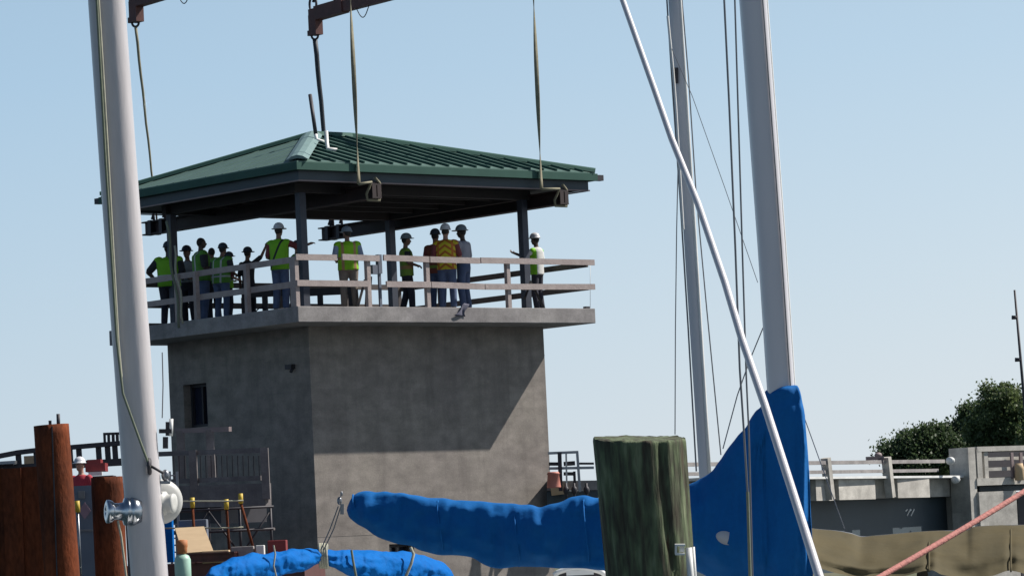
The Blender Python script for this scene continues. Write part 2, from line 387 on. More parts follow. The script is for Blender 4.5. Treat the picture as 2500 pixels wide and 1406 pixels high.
# ------------------------------------------------------------------ the tower
WX, DY, HS = 8.592, 7.115, .34
TX0, TY0, TX1 = 1.155, 1.155, 7.992
TY1 = on(409, 850, 0, TX0).y
zb = ZS - HS
tower = thing('control_tower', 'square grey concrete bridge tower with overhanging deck slab', 'tower', (TX0, TY0, 0))
def face_hole(mb, axis, val, a0, a1, z0, z1, holes, depth, inward):
    """wall face in plane axis=val with recessed rectangular openings"""
    us = sorted({a0, a1, *[h[0] for h in holes], *[h[1] for h in holes]}); zs = sorted({z0, z1, *[h[2] for h in holes], *[h[3] for h in holes]})
    def p(u, z, d=0): return V((val + inward*d, u, z)) if axis == 0 else V((u, val + inward*d, z))
    for i in range(len(us)-1):
        for j in range(len(zs)-1):
            cu, cz = (us[i]+us[i+1])/2, (zs[j]+zs[j+1])/2
            if any(h[0] < cu < h[1] and h[2] < cz < h[3] for h in holes): continue
            mb.add([p(us[i],zs[j]), p(us[i+1],zs[j]), p(us[i+1],zs[j+1]), p(us[i],zs[j+1])], [(0,1,2,3)])
    for h in holes:
        q = [(h[0],h[2]), (h[1],h[2]), (h[1],h[3]), (h[0],h[3])]
        for k in range(4):
            a, b = q[k], q[(k+1)%4]
            mb.add([p(*a), p(*b), p(*b, depth), p(*a, depth)], [(0,1,2,3)])
w1a = on(447, 940, 0, TX0); w1b = on(508, 1040, 0, TX0)
w2a = on(950, 1328, 1, TY0); w2b = on(1012, 1362, 1, TY0)
h1 = (w1b.y, w1a.y, min(w1a.z, w1b.z), max(w1a.z, w1b.z)); h2 = (w2a.x, w2b.x, w2b.z, w2a.z)
wb = MB()
face_hole(wb, 0, TX0, TY0, TY1, -1, zb, [h1], .3, 1)
face_hole(wb, 1, TY0, TX0, TX1, -1, zb, [h2], .3, 1)
wb.add([(TX1,TY0,-1), (TX1,TY1,-1), (TX1,TY1,zb), (TX1,TY0,zb)], [(0,1,2,3)])
wb.add([(TX0,TY1,-1), (TX1,TY1,-1), (TX1,TY1,zb), (TX0,TY1,zb)], [(0,1,2,3)])
wb.build('wall', 'wall', tower)
for z in (1.2, 3.35, 7.3):
    fj = MB()
    if not h2[2] < z < h2[3]: fj.box2((TX0-.004, TY0-.004, z), (TX1+.003, TY0-.0005, z+.018))
    if not h1[2]-.05 < z < h1[3]+.05: fj.box2((TX0-.004, TY0+.0005, z), (TX0-.0005, TY1, z+.018))
    fj.build('form_joint', 'wall', tower)
sl = MB(); sl.box2((0,0,zb), (WX,DY,ZS))
so = sl.build('deck_slab', 'slab', tower)
bv = so.modifiers.new('b', 'BEVEL'); bv.width = .012; bv.segments = 2
for (h, axis, val) in ((h1, 0, TX0), (h2, 1, TY0)):
    f = MB(); g = MB()
    def q(u, z, d): return V((val + d, u, z)) if axis == 0 else V((u, val + d, z))
    for (a, b, c, d) in ((h[0], h[2], h[1], h[2]+.07), (h[0], h[3]-.07, h[1], h[3]), (h[0], h[2]+.071, h[0]+.06, h[3]-.071), (h[1]-.06, h[2]+.071, h[1], h[3]-.071)):
        f.box2(q(a, b, .2), q(c, d, .27))
    mid = (h[0]+h[1])/2; f.box2(q(mid-.02, h[2]+.071, .205), q(mid+.02, h[3]-.071, .265))
    g.box2(q(h[0], h[2], .275), q(h[1], h[3], .29))
    fo = f.build('window', 'darksteel', tower); g.build('pane', 'glass', fo)
# conduit hanging down the wall
pts = [on(795, 789, 1, TY0 - .02), on(790, 830, 1, TY0 - .02), on(783, 862, 1, TY0 - .02)]
# small light fitting on the shaded side of the tower
q = on(708, 895, 0, TX0 - .06); lf = MB(); lf.box(q, .12, .22, .1); lf.tube([q + V((0,-.08,-.05)), q + V((-.06,-.1,-.12))], .035, 8)
lf.build('wall_lamp', 'darksteel', tower)

# gray rag hanging over slab edge
q0 = on(1112, 770, 1, -.03); rag = MB(); rings = []
for i in range(9):
    t = i/8; rings.append([on(1108 + 30*t*(1-u) + (14 + 20*t)*0 + u*(28 + 6*t) + 4*math.sin(5*t+u*3), 770 - 30*t + 3*u, 1, -.03 - .02*math.sin(u*6 + t*3)) for u in [k/7 for k in range(8)]])
ro = rag.loft(rings, False, True, False).build('rag', mat('slate_rag', (.10, .10, .14), .9), None, on(1130, 745, 1, 0))
md = ro.modifiers.new('s', 'SOLIDIFY'); md.thickness = .008
tag(ro, 'dark grey rag hanging over the sunlit edge of the deck slab', 'rag')

# ------------------------------------------------------------------ guard railings round the deck
RH = 1.1
def railing(name, label, a, b, posts, rails, mt='rail', loose=None):
    a, b = V(a), V(b); t = thing(name, label, 'railing', a, 'timber guard railings round the deck')
    d = (b - a).normalized(); L = (b - a).length; out = V((d.y, -d.x, 0))
    for s in posts:
        p = a + d*s; m_ = MB(); m_.box(p + ZU*(RH/2 - .01), .10, .10, RH - .03, (d, out, ZU)); m_.build('post', mt, t)
    for z, segs, nm in rails:
        for (s0, s1, dz0, dz1) in segs:
            m_ = MB(); m_.bar(a + d*s0 + ZU*(z + dz0) + out*.075, a + d*s1 + ZU*(z + dz1) + out*.075, .045, .13)
            m_.build(nm, mt, t)
    return t
def xs(px, py): return on(px, py, 1, .1).x
rf = [xs(740,660), xs(897,660), xs(1041,660), xs(1238,660)]
railing('guard_railing', 'sunlit grey timber railing on the right hand front edge of the deck', (0, .1, ZS), (WX, .1, ZS), [.06, rf[1], rf[2], rf[3]],
        [(1.06, [(.02, rf[1]-.9, .0, -.0), (rf[1]-.75, rf[1]+.28, .02, .0), (rf[1]+.4, rf[2]+.02, .02, .0), (rf[2]+.05, 5.2, .0, -.01), (5.23, WX+.06, -.0, .0)], 'top_rail'),
         (.50, [(.02, rf[1]-.05, 0, 0), (rf[1]+.45, rf[2]+.04, .0, 0), (rf[2]+.06, 5.3, 0, -.03), (5.32, WX+.04, -.03, .0)], 'mid_rail')])
def ys_(px, py): return on(px, py, 0, .1).y
lf_ = [ys_(712,680), ys_(603,690), ys_(479,700), ys_(433,720), ys_(300,720)]
railing('guard_railing', 'shaded timber railing along the left edge of the deck in front of the crowd', (.1, 0, ZS), (.1, DY, ZS), [.25, lf_[1], lf_[2], lf_[3], DY-.1],
        [(1.03, [(.2, DY, 0, 0)], 'top_rail'), (.5, [(.2, DY, 0, 0)], 'mid_rail')], 'rail')
for o in list(bpy.data.objects):
    pass
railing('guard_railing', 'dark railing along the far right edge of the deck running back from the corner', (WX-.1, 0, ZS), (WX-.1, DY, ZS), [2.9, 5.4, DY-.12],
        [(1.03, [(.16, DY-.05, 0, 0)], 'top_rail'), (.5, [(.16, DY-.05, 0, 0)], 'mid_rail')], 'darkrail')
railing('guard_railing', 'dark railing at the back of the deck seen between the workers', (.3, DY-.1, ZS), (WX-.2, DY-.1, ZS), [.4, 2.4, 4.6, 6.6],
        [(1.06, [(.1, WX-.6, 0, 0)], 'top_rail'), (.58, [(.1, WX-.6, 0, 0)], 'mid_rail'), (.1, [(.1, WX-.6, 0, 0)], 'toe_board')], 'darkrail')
# rope between the corner rail end and the slab
m_ = MB(); m_.tube([on(1441, 648, 1, .1), on(1441, 752, 1, .1)], .006, 6); tag(m_.build('white_line', 'white', None, on(1441, 755, 1, .1)), 'thin white line tied at the right hand corner of the deck', 'line')
m_ = MB(); m_.box(on(1432, 752, 1, .12) , .12, .1, .07); tag(m_.build('cleat_block', 'darksteel', None, on(1432, 756, 1, .12)), 'tiny dark block on the deck at the foot of the thin white line', 'block')

# ------------------------------------------------------------------ the roof hanging over the deck
RX, RY, RW, RD = .12, -.074, 8.38, 7.18
zf, zg = ZS + 2.7225, ZS + 3.0638
roof = thing('hip_roof', 'green standing seam hip roof on dark steel columns above the deck', 'roof', (RX + RW/2, RY + RD/2, ZS))
cy = RY + RD/2; e = .12
pk0 = on(762, 331, 1, cy); zr = pk0.z; pkx0 = pk0.x; pkx1 = pkx0 + 1.15
A = V((RX-e, RY-e, zg+.05)); B = V((RX+RW+e, RY-e, zg+.05)); Cc = V((RX+RW+e, RY+RD+e, zg+.05)); D_ = V((RX-e, RY+RD+e, zg+.05))
E1 = V((pkx0, cy, zr)); E2 = V((pkx1, cy, zr))
dn = V((0,0,-.06))
rm = MB(); rm.add([A,B,Cc,D_,E1,E2, A+dn,B+dn,Cc+dn,D_+dn], [(0,1,5,4), (1,2,5), (2,3,4,5), (3,0,4), (0,6,7,1), (1,7,8,2), (2,8,9,3), (3,9,6,0), (6,9,8,7)])
rp = rm.build('roof_panels', 'roof', roof)
# standing seams on every slope
def seams(P0, P1, Q0, Q1, step, rh_=.052):
    """eave P0-P1; slope bounded by hips P0-Q0 and P1-Q1"""
    s_ = MB(); d = (P1 - P0); L = d.length; d.normalize(); n = (P1-P0).cross(Q0-P0).normalized()
    if n.z < 0: n = -n
    up = n.cross(d).normalized()
    if up.z < 0: up = -up
    a0, h0 = (Q0-P0).dot(d), (Q0-P0).dot(up); a1 = (Q1-P0).dot(d); t = step*.6
    while t < L - .1:
        h = h0*t/a0 if t < a0 else (h0 if t <= a1 else h0*(L - t)/(L - a1))
        p = P0 + d*t; s_.bar(p + n*rh_/2, p + up*max(h - .08, .05) + n*rh_/2, .035, rh_, n); t += step
    return s_
for args, nm in (((A, B, E1, E2, .40), 0), ((D_, A, E1, E1, .62, .012), 1), ((Cc, D_, E2, E1, .42), 2), ((B, Cc, E2, E2, .42), 3)):
    seams(*args).build('seam', 'roof' if nm == 1 else 'gutter', rp)  # gutter green, darker than the panels, stands for the seams' shadow lines
def hipcap(p, q, w, nm='hip_cap'):
    d = (q - p).normalized(); side = d.cross(ZU).normalized(); u = side.cross(d).normalized(); m_ = MB()
    prof = [(-w, .0), (-w*.5, .075), (0, .105), (w*.5, .075), (w, .0), (0, .03)]
    m_.loft([[pt + side*a + u*b for a, b in prof] for pt in (p, q)], True, False); return m_
hipcap(A + V((.05,.05,.03)), E1, .24).build('hip_cap', 'cap', roof)
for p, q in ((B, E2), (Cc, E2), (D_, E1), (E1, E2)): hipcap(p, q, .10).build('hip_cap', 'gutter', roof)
# gutter and fascia rings
def ring(x0, y0, x1, y1, z0, z1, th):
    m_ = MB(); m_.box2((x0,y0,z0), (x1,y0+th,z1)); m_.box2((x0,y1-th,z0), (x1,y1,z1))
    m_.box2((x0,y0+th,z0), (x0+th,y1-th,z1)); m_.box2((x1-th,y0+th,z0), (x1,y1-th,z1)); return m_
ring(RX-.16, RY-.16, RX+RW+.16, RY+RD+.16, zg-.14, zg+.02, .12).build('gutter', 'gutter', roof)
st = MB(); st.box2((RX+RW+.16, RY-.12, zg-.13), (RX+RW+.38, RY+.02, zg+.0)); st.box2((RX-.14, RY+RD+.16, zg-.12), (RX, RY+RD+.36, zg+.01)); st.build('gutter_outlet', 'darksteel', roof)
ring(RX, RY, RX+RW, RY+RD, zf, zg-.142, .08).build('fascia', 'fascia', roof)
ring(RX-.025, RY-.025, RX+RW+.025, RY+RD+.025, zf-.032, zf-.003, .03).build('drip_trim', 'trim', roof)
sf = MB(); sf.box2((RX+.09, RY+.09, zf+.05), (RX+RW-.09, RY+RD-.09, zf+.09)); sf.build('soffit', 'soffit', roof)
# deep frame under the soffit
c0x, c0y, c1x = .98, .92, None
c1x = on(1281, 640, 1, .92).x; cF = on(956, 640, 0, c1x); c1y = cF.y
c0x = on(740, 640, 1, .92).x
fr = MB()
for y in (c0y, c1y): fr.bar((c0x-.2, y, zf-.06), (c1x+.2, y, zf-.06), .16, .2)
for x in (c0x, c1x): fr.bar((x, c0y+.09, zf-.06), (x, c1y-.09, zf-.06), .16, .198)
for k in range(1, 5):
    y = c0y + (c1y-c0y)*k/5; fr.bar((c0x+.09, y, zf-.02), (c1x-.09, y, zf-.02), .08, .12)
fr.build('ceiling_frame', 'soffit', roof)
for (x, y) in ((c0x,c0y), (c1x,c0y), (c1x,c1y), (c0x,c1y)):
    m_ = MB(); m_.box2((x-.085, y-.085, ZS+.02), (x+.085, y+.085, zf-.162)); m_.box2((x-.15, y-.15, ZS+.002), (x+.15, y+.15, ZS+.019)); m_.build('column', 'column', roof)
# vent pipes on the roof
def roofpt(px, py):
    n = (B-A).cross(E1-A).normalized(); v = ray(px, py); return CAM + v*((A-CAM).dot(n)/v.dot(n))
v1 = roofpt(774, 350); v1t = P(757, 232, (v1-CAM).dot(FW))
m_ = MB(); m_.tube([v1t, v1t.lerp(v1, .82)], .045, 10); o1 = m_.build('pipe_top', 'darksteel', roof)
m_ = MB(); m_.tube([v1t.lerp(v1, .821), v1t.lerp(v1, .93), v1 + V((.12,-.1,.02))], .042, 10); m_.build('pipe_foot', 'white', roof)
v2 = roofpt(801, 368); d2 = (v2-CAM).dot(FW)
m_ = MB(); m_.tube([P(796, 320, d2), P(798, 350, d2), v2 + ZU*.03, v2 + V((.16,-.12,.0))], .045, 10); m_.build('pipe_foot', 'white', roof)

# ------------------------------------------------------------------ lifting beams, slings, spreader bars
zbm = on(887, 486, 1, -.02).z; BH = .32
b1x = on(905, 486, 1, -.02).x; b2x = on(1362, 490, 1, -.02).x
yfar1 = 8.5; yfar2 = on(787, 580, 0, b2x).y
slings = 'lifting slings of the roof lift'
def lift_beam(x, y0, y1, label, mat_='soffit'):
    t = thing('lifting_beam', label, 'beam', (x, y0, zbm), 'steel beams carrying the roof')
    m_ = MB(); m_.ibeam((x, y0, zbm+BH/2), (x, y1, zbm+BH/2), .26, BH, .03); m_.box2((x-.125, y0+.0, zbm+.031), (x+.125, y0+.02, zbm+BH-.031)); m_.build('beam', 'lift', t)
    for y in (y1-.35, y1-.8):
        m_ = MB(); m_.box2((x-.15, y-.06, zbm-.01), (x+.15, y+.06, zbm+BH+.012)); m_.build('clamp', 'darksteel', t)
        m_ = MB(); m_.tube([(x, y, zbm+BH), (x, y, zbm+BH+.2), (x, y+.08, zf+.0)], .03, 8); m_.build('hanger', 'darksteel', t)
    return t
lift_beam(b1x, -.25, yfar1, 'dark red steel beam under the roof, left of the two')
lift_beam(b2x, -.25, yfar2, 'dark red steel beam under the roof, right of the two, ending by the right column')
# near slings: flat webbing wrapped round the beam ends
def web(mb, pts, w, t=.012, twist=0.):
    rings = []; n = len(pts)
    for i, p in enumerate(pts):
        d = (pts[min(i+1,n-1)] - pts[max(i-1,0)]).normalized(); a0 = twist*i/(n-1)
        s0 = HR if abs(d.dot(HR)) < .9 else ZU
        s_ = (s0 - d*s0.dot(d)).normalized(); s_ = Quaternion(d, a0) @ s_; u = d.cross(s_)
        rings.append([p + s_*w/2 + u*t/2, p - s_*w/2 + u*t/2, p - s_*w/2 - u*t/2, p + s_*w/2 - u*t/2])
    return mb.loft(rings, True, True)
def near_sling(bx, top, bot, label):
    t = thing('lifting_sling', label, 'sling', V((bx, -.1, zbm)), slings)
    p1 = V((bx-.0, -.12, zbm+BH+.05)); pt = on(top[0], top[1], 1, -.15); pb = on(bot[0], bot[1], 1, -.3)
    L = [pt.lerp(pb, i/30) for i in range(31)]
    m_ = MB(); web(m_, L, .10, .018, 5.5); m_.build('strap', 'sling', t)
    m_ = MB(); q = V((bx, -.12, 0)); hw = .19
    lp = [pb, V((bx-hw, -.3, zbm+BH+.02)), V((bx-hw, -.12, zbm+.1)), V((bx-hw+.02, -.12, zbm-.03)), V((bx+hw-.02, -.12, zbm-.03)), V((bx+hw, -.12, zbm+.1)), V((bx+hw, -.12, zbm+BH+.03)), V((bx, -.2, zbm+BH+.13))]
    m_.tube(lp, .032, 8); m_.build('loop', 'sling', t)
    return pt
near_sling(b1x, (848, -160), (876, 450), 'khaki webbing sling in front of the roof near its sunlit corner')
near_sling(b2x, (1296, -160), (1322, 462), 'thin khaki sling dropping to the right hand end of the roof')
def far_sling(bx, yf, ringpx, label, mt, r0, r1):
    pr = on(ringpx[0], ringpx[1], 1, yf); t = thing('lifting_sling', label, 'sling', V((bx, yf, zbm)), slings)
    pb = V((bx, yf, zbm+BH+.02)); m_ = MB(); n = 12
    pts = [pr.lerp(pb, i/n) + HR*(.006*math.sin(i*1.9)) for i in range(n+1)]
    m_.tube(pts, [r0 + (r1-r0)*i/n for i in range(n+1)], 8); m_.build('rope', mt, t)
    m_ = MB(); m_.torus(pr + ZU*.1, HF, .10, .028, 22, 8, .8); m_.build('shackle', 'darksteel', t)
    return pr
y2 = on(813, 560, 0, b2x).y; y1 = on(384, 555, 0, b1x).y
r2 = far_sling(b2x, y2, (769, 97), 'dark wire sling rising from behind the roof peak to the red spreader bar', 'slingdark', .062, .045)
r1 = far_sling(b1x, y1, (331, 66), 'pale twisted sling beside the large left mast', 'sling', .036, .022)
# spreader bars
def spreader(pr, nearx, neary, toppx, label):
    t = thing('spreader_bar', label, 'spreader bar', pr, 'red spreader bars at the top of the lift')
    p0 = pr + ZU*.62; q = on(toppx[0], toppx[1], 1, -.15)
    p1 = V((p0.x + (neary - p0.x)*0, 0, 0)); p1 = V((q.x, -.6, p0.z + .1))
    m_ = MB(); m_.bar(p0 + (p0-p1).normalized()*.1, p1, .2, .26); d = (p1-p0).normalized()
    m_.bar(p0 - ZU*.0 + d*.15, p0 + d*1.3 + ZU*.02, .24, .34); m_.build('bar', 'rust_beam', t)
    m_ = MB(); m_.box(p0 - ZU*.27 + d*.05, .3, .22, .5, (d, d.cross(ZU), ZU)); m_.box(p0 - ZU*.44 - d*.03, .42, .10, .13, (d, d.cross(ZU), ZU)); m_.build('end_plate', 'rust_beam', t)
    m_ = MB(); m_.torus(p0 - d*.02 + ZU*.25, d.cross(ZU), .2, .03, 20, 8, .7); m_.tube([p0 + ZU*.3, p0 + ZU*.9 + d*.25, p0 + ZU*4.4 + d*2.2], .035, 8); m_.build('chain', 'darksteel', t)
    m_ = MB(); m_.tube([p0 + d*.8 + ZU*.1, p0 + d*1.05 + ZU*.45, p0 + d*1.7 + ZU*1.4], .03, 8); m_.ball(p0 + d*1.05 + ZU*.4, .1); m_.build('chain', 'darksteel', t)
    m_ = MB(); pts = [p0 + d*(1.9 + .12*i/8*8/1) + ZU*(-.12 - .22*math.sin(math.pi*i/8)) for i in range(9)]; pts = [p0 + d*(1.75 + .5*i/8) + ZU*(-.13 - .25*math.sin(math.pi*i/8)) for i in range(9)]
    m_.tube(pts, .012, 6); m_.build('cable_loop', 'darksteel', t)
    m_ = MB(); m_.tube([p0 + d*1.0 + ZU*.22, p0 + d*3 + ZU*.3, p1 + ZU*.2], .012, 6); m_.build('cable', 'darksteel', t)
spreader(r2, 0, 0, (1300, -60), 'red steel spreader bar at the top of the picture over the roof peak')
spreader(r1, 0, 0, (850, -100), 'end of a red steel spreader bar beside the large left mast')
# pale tag lines hanging down at the left of the deck
for k, (a, b, lb) in enumerate((((406, 540), (440, 800), 'pale green tag line hanging across the left of the deck'), ((424, 600), (448, 790), 'short tan tag line hanging beside the pale green one at the left of the deck'))):
    m_ = MB(); pa, pb = on(*a, 0, -.35 - .1*k), on(*b, 0, -.35 - .1*k); pts = [pa.lerp(pb, i/10) + HR*(.03*math.sin(i*1.1+k)) for i in range(11)]
    m_.tube(pts, .03 if k == 0 else .025, 8); tag(m_.build('tag_line', 'ropegreen' if k == 0 else 'rope', None, pb), lb, 'rope')

# ------------------------------------------------------------------ things standing on the deck
def floorpt(px, py, axis, val): p = on(px, py, axis, val); return V((p.x, p.y, ZS))
# diagonal plank leaning at the right column, by the railing
m_ = MB(); a = on(1296, 690, 1, .45); b = on(1327, 752, 1, .45); b.z = ZS+.06; m_.bar(a, b, .05, .26, HF); m_.bar(a + V((.05,.06,.03)), a + V((-.15,.06,-.35)), .05, .12, HF)
tag(m_.build('leaning_plank', 'soffit', None, V((b.x, b.y, ZS))), 'broad dark plank leaning by the right hand column', 'plank')
m_ = MB(); a = on(925, 645, 1, .35); m_.box(a, .1, .1, .42); m_.box(a + V((-.12, 0, -.12)), .18, .08, .2); m_.box2((a.x-.03, .33, ZS+.001), (a.x+.03, .38, a.z-.21))
tag(m_.build('electrical_box', 'greybox', None, V((a.x, .35, ZS))), 'small grey electrical box on a stake behind the front railing', 'box')
m_ = MB(); a = floorpt(897, 740, 1, .5); m_.bar(a + V((0,0,.02)), a + V((.12,.05,.7)), .16, .05, V((1,0,0))); m_.bar(a + V((-.28,0,.02)), a + V((-.02,.03,.62)), .05, .12, HF)
tag(m_.build('timber_brace', 'darkrail', None, a), 'dark timber braces propped at the foot of the front railing beside the khaki trousers', 'brace')
# steel trestle frames stored at the back of the deck
for px, lb, w in ((790, 'dark steel trestle frame on the deck behind the corner column', 1.35), (655, 'dark steel trestle frame on the deck behind the man with his arms out', 1.2)):
    c = floorpt(px, 720, 0, 3.2 if px > 700 else 2.0); t = thing('trestle', lb, 'trestle', c, 'trestles on the deck')
    m_ = MB(); m_.bar(c + HR*(-w/2) + ZU*.60, c + HR*(w/2) + ZU*.60, .14, .16); m_.build('top_bar', 'darksteel', t)
    for s in (-w/2+.05, -.08, w/2-.05):
        m_ = MB(); m_.bar(c + HR*s + ZU*.01, c + HR*s + ZU*.52, .09, .13, HR); m_.build('leg', 'darksteel', t)
    m_ = MB(); pts = [c + HR*(-w/2 + .2 + .5*i/8) + HF*-.12 + ZU*(.02 + .26*math.sin(math.pi*i/8)) for i in range(9)]; m_.tube(pts, .015, 6)
    tag(m_.build('cable_coil', 'darksteel', None, c + HF*-.12), 'loop of dark cable lying by the ' + ('trestle behind the corner column' if px > 700 else 'trestle behind the man with his arms out'), 'cable', 'loops of cable on the deck')

# ------------------------------------------------------------------ people
def capsule(mb, p, q, r0, r1, seg=12):
    p, q = V(p), V(q); d = (q-p); L = d.length; d.normalize(); a = d.orthogonal().normalized(); b = d.cross(a); rings = []
    for k in range(5):
        th = math.pi/2*k/4; rings.append((-math.cos(th)*r0, max(math.sin(th)*r0, .001)))
    for k in range(5):
        th = math.pi/2*k/4; rings.append((L + math.sin(th)*r1, max(math.cos(th)*r1, .001)))
    mb.loft([[p + d*h + (a*math.cos(2*math.pi*j/seg) + b*math.sin(2*math.pi*j/seg))*r for j in range(seg)] for h, r in rings])
def chain(mb, pts, rads):
    for i in range(len(pts)-1): capsule(mb, pts[i], pts[i+1], rads[i], rads[i+1])
def torso_rings(prof, lean):
    out = []
    for z, hw, hd, yo in prof:
        sh = lean*(max(z-.95, 0)); out.append([V((hw*math.copysign(abs(math.cos(t))**.8, math.cos(t)), yo + sh + hd*math.copysign(abs(math.sin(t))**.9, math.sin(t)), z)) for t in [2*math.pi*k/20 for k in range(20)]])
    return out
ARM = {  # upper arm end, wrist relative (x is outward, y forward, z up) from the shoulder
 'down': ((.07, -.01, -.28), (.09, .05, -.52)),
 'bent': ((.08, .0, -.27), (.0, .22, -.33)),
 'rail': ((.08, .08, -.27), (.06, .32, -.30)),
 'out':  ((.19, .20, -.10), (.34, .36, -.03)),
 'raised': ((.16, .12, .17), (.24, .22, .42)),
 'cross': ((.09, .05, -.26), (-.10, .24, -.22)),
 'hip': ((.20, -.06, -.22), (.06, .04, -.42)),
 'reach': ((.10, .20, -.12), (.10, .44, -.02)),
}
def person(label, pos, face, h=1.76, vest=None, shirt='sh_dark', trousers='jeans', hat='hat_white', skin='skin_mid', larm='down', rarm='down',
           lean=0., headyaw=0., build=1., brim='cap', stride=.0, hunch=0.):
    t = thing('person', label, 'person', (0,0,0), 'workers on the deck'); ORG0[t.name] = V((0,0,0))
    s = build; B_ = MB()
    ly = lambda z: lean*max(z-.95, 0)
    prof = [(.86, .155*s, .10*s, 0), (.95, .165*s, .115*s, 0), (1.05, .15*s, .105*s, 0), (1.18, .155*s, .11*s, 0), (1.30, .175*s, .12*s, 0), (1.40, .18*s, .11*s, -.01), (1.46, .12, .075, -.015), (1.50, .06, .055, -.01)]
    B_.loft(torso_rings(prof, lean)); ny = ly(1.5)
    capsule(B_, (0, ny-.01, 1.47), (0, ny+.0+hunch, 1.58), .056, .052)
    HC = V((0, ny+.02+hunch, 1.665)); hq = Matrix.Rotation(headyaw, 3, 'Z')
    B_.ball(HC, .074, .092, .115, 16, 12, hq); B_.ball(HC + hq @ V((0, .022, -.06)), .055, .065, .055, 12, 8, hq)      # skull, jaw
    B_.ball(HC + hq @ V((0, .100, -.018)), .013, .022, .026, 8, 6, hq)                                      # nose
    B_.ball(HC + hq @ V((0, .083, -.062)), .024, .012, .008, 8, 6, hq)                                      # lips
    for sx in (-1, 1):
        B_.ball(HC + hq @ V((sx*.074, .0, -.008)), .012, .02, .032, 8, 6, hq)
        B_.ball(HC + hq @ V((sx*.03, .080, .022)), .022, .012, .01, 8, 6, hq)                               # brow
    wrists = []; elb = []
    for sx, pose in ((-1, larm), (1, rarm)):
        sh = V((sx*.185*s, ly(1.41)-.01, 1.41)); ue, uw = ARM[pose]
        e_ = sh + V((sx*ue[0], ue[1], ue[2])); w_ = sh + V((sx*uw[0], uw[1], uw[2])); elb.append((sh, e_, w_))
        chain(B_, [sh, e_, w_], [.055*s, .042*s, .028])
        dr = (w_ - e_).normalized(); pa = dr.cross(V((sx,0,0)));  pa = pa.normalized() if pa.length > .1 else V((0,1,0))
        sd = dr.cross(pa).normalized(); palm = w_ + dr*.05; chain(B_, [w_ - sd*.012, palm - sd*.018], [.022, .024]); chain(B_, [w_ + sd*.012, palm + sd*.018], [.022, .024])
        for k, L in enumerate((.068, .078, .072, .055)):
            b0 = palm + dr*.018 + sd*(.03 - .02*k); m1 = b0 + (dr*.9 + pa*.25).normalized()*L*.5; m2 = m1 + (dr*.6 + pa*.8).normalized()*L*.5
            chain(B_, [b0, m1, m2], [.0105, .0095, .0085])
        th = w_ + dr*.02 + sd*.03; chain(B_, [th, th + (dr*.5 + sd*.7 + pa*.3).normalized()*.04, th + (dr*1.0 + sd*.5 + pa*.5).normalized()*.068], [.014, .012, .010])
    legs = []
    for sx in (-1, 1):
        st_ = stride*sx; hp = V((sx*.09*s, 0, .90)); kn = V((sx*.10*s, .03 + st_*.4, .49)); an = V((sx*.11*s, -.02 + st_, .09)); legs.append((hp, kn, an))
        chain(B_, [hp, kn, an], [.085*s, .056, .04])
    bo = B_.build('body', skin, None); bo.parent = t; remesh(bo, .011, 2)
    # trousers
    T = MB(); T.loft(torso_rings([(.82, .15*s, .11*s, 0), (.90, .178*s, .128*s, 0), (1.0, .172*s, .125*s, 0), (1.04, .165*s, .118*s, 0)], lean))
    for hp, kn, an in legs: chain(T, [hp, kn, an + ZU*.02], [.105*s, .082, .072])
    to = T.build('trousers', trousers, None); to.parent = t; remesh(to, .018, 4)
    Bt = MB()
    for hp, kn, an in legs:
        chain(Bt, [an + ZU*.06, an - ZU*.03], [.055, .052]); chain(Bt, [an + V((0,-.03,-.045)), an + V((0,.15,-.055))], [.045, .036])
    b2 = Bt.build('boots', 'boot', None); b2.parent = t; remesh(b2, .016, 2)
    # shirt
    S = MB(); S.loft(torso_rings([(.98, .172*s, .124*s, 0), (1.05, .165*s, .12*s, 0), (1.18, .172*s, .126*s, 0), (1.30, .19*s, .134*s, 0), (1.40, .195*s, .125*s, -.01), (1.465, .13, .09, -.015), (1.485, .075, .07, -.01)], lean))
    for sh, e_, w_ in elb: chain(S, [sh, sh.lerp(e_, .85)], [.075*s, .062*s])
    s_o = S.build('shirt', shirt, None); s_o.parent = t; remesh(s_o, .017, 3)
    if vest:
        Q = MB(); Q.loft(torso_rings([(.86, .20*s, .15*s, 0), (1.0, .195*s, .148*s, 0), (1.15, .195*s, .148*s, 0), (1.30, .205*s, .152*s, 0), (1.40, .195*s, .142*s, -.01), (1.462, .15, .105, -.015), (1.495, .09, .082, -.01)], lean))
        for sh, e_, w_ in elb: capsule(Q, sh + V((-math.copysign(.03, sh.x),0,.0)), sh + V((0,0,.0)), .085*s, .078*s)
        v_o = Q.build('vest', vest, None); v_o.parent = t; remesh(v_o, .017, 3)
        v_o.data.materials.clear(); v_o.data.materials.append(M[vest])
    # hair and hard hat
    H = MB(); H.ball(HC + hq @ V((0,-.022,.018)), .079, .088, .10, 16, 10, hq); ho = H.build('hair', 'hair', None); ho.parent = t
    if hat:
        G = MB(); c = HC + ZU*.045; seg = 28; rings = []
        def rr(z, r, fr): return [c + hq @ V((r*.90*math.cos(a), r*1.06*math.sin(a) + (fr if math.sin(a) > 0 else (fr*.35 if brim == 'full' else 0))*abs(math.sin(a)), z)) for a in [2*math.pi*k/seg for k in range(seg)]]
        bw = .045 if brim == 'full' else .012
        rings = [rr(-.002, .115, 0), rr(-.004, .118+bw, .045), rr(.008, .120+bw, .045), rr(.014, .121, .0), rr(.05, .117, 0), rr(.085, .10, 0), rr(.115, .07, 0), rr(.13, .03, 0), rr(.133, .002, 0)]
        G.loft(rings); go = G.build('hard_hat', hat, None); go.parent = t
    k = h/1.80; t.scale = (k, k, k); t.location = pos; t.rotation_euler = (0, 0, face)
    t.name = 'person'
    return t
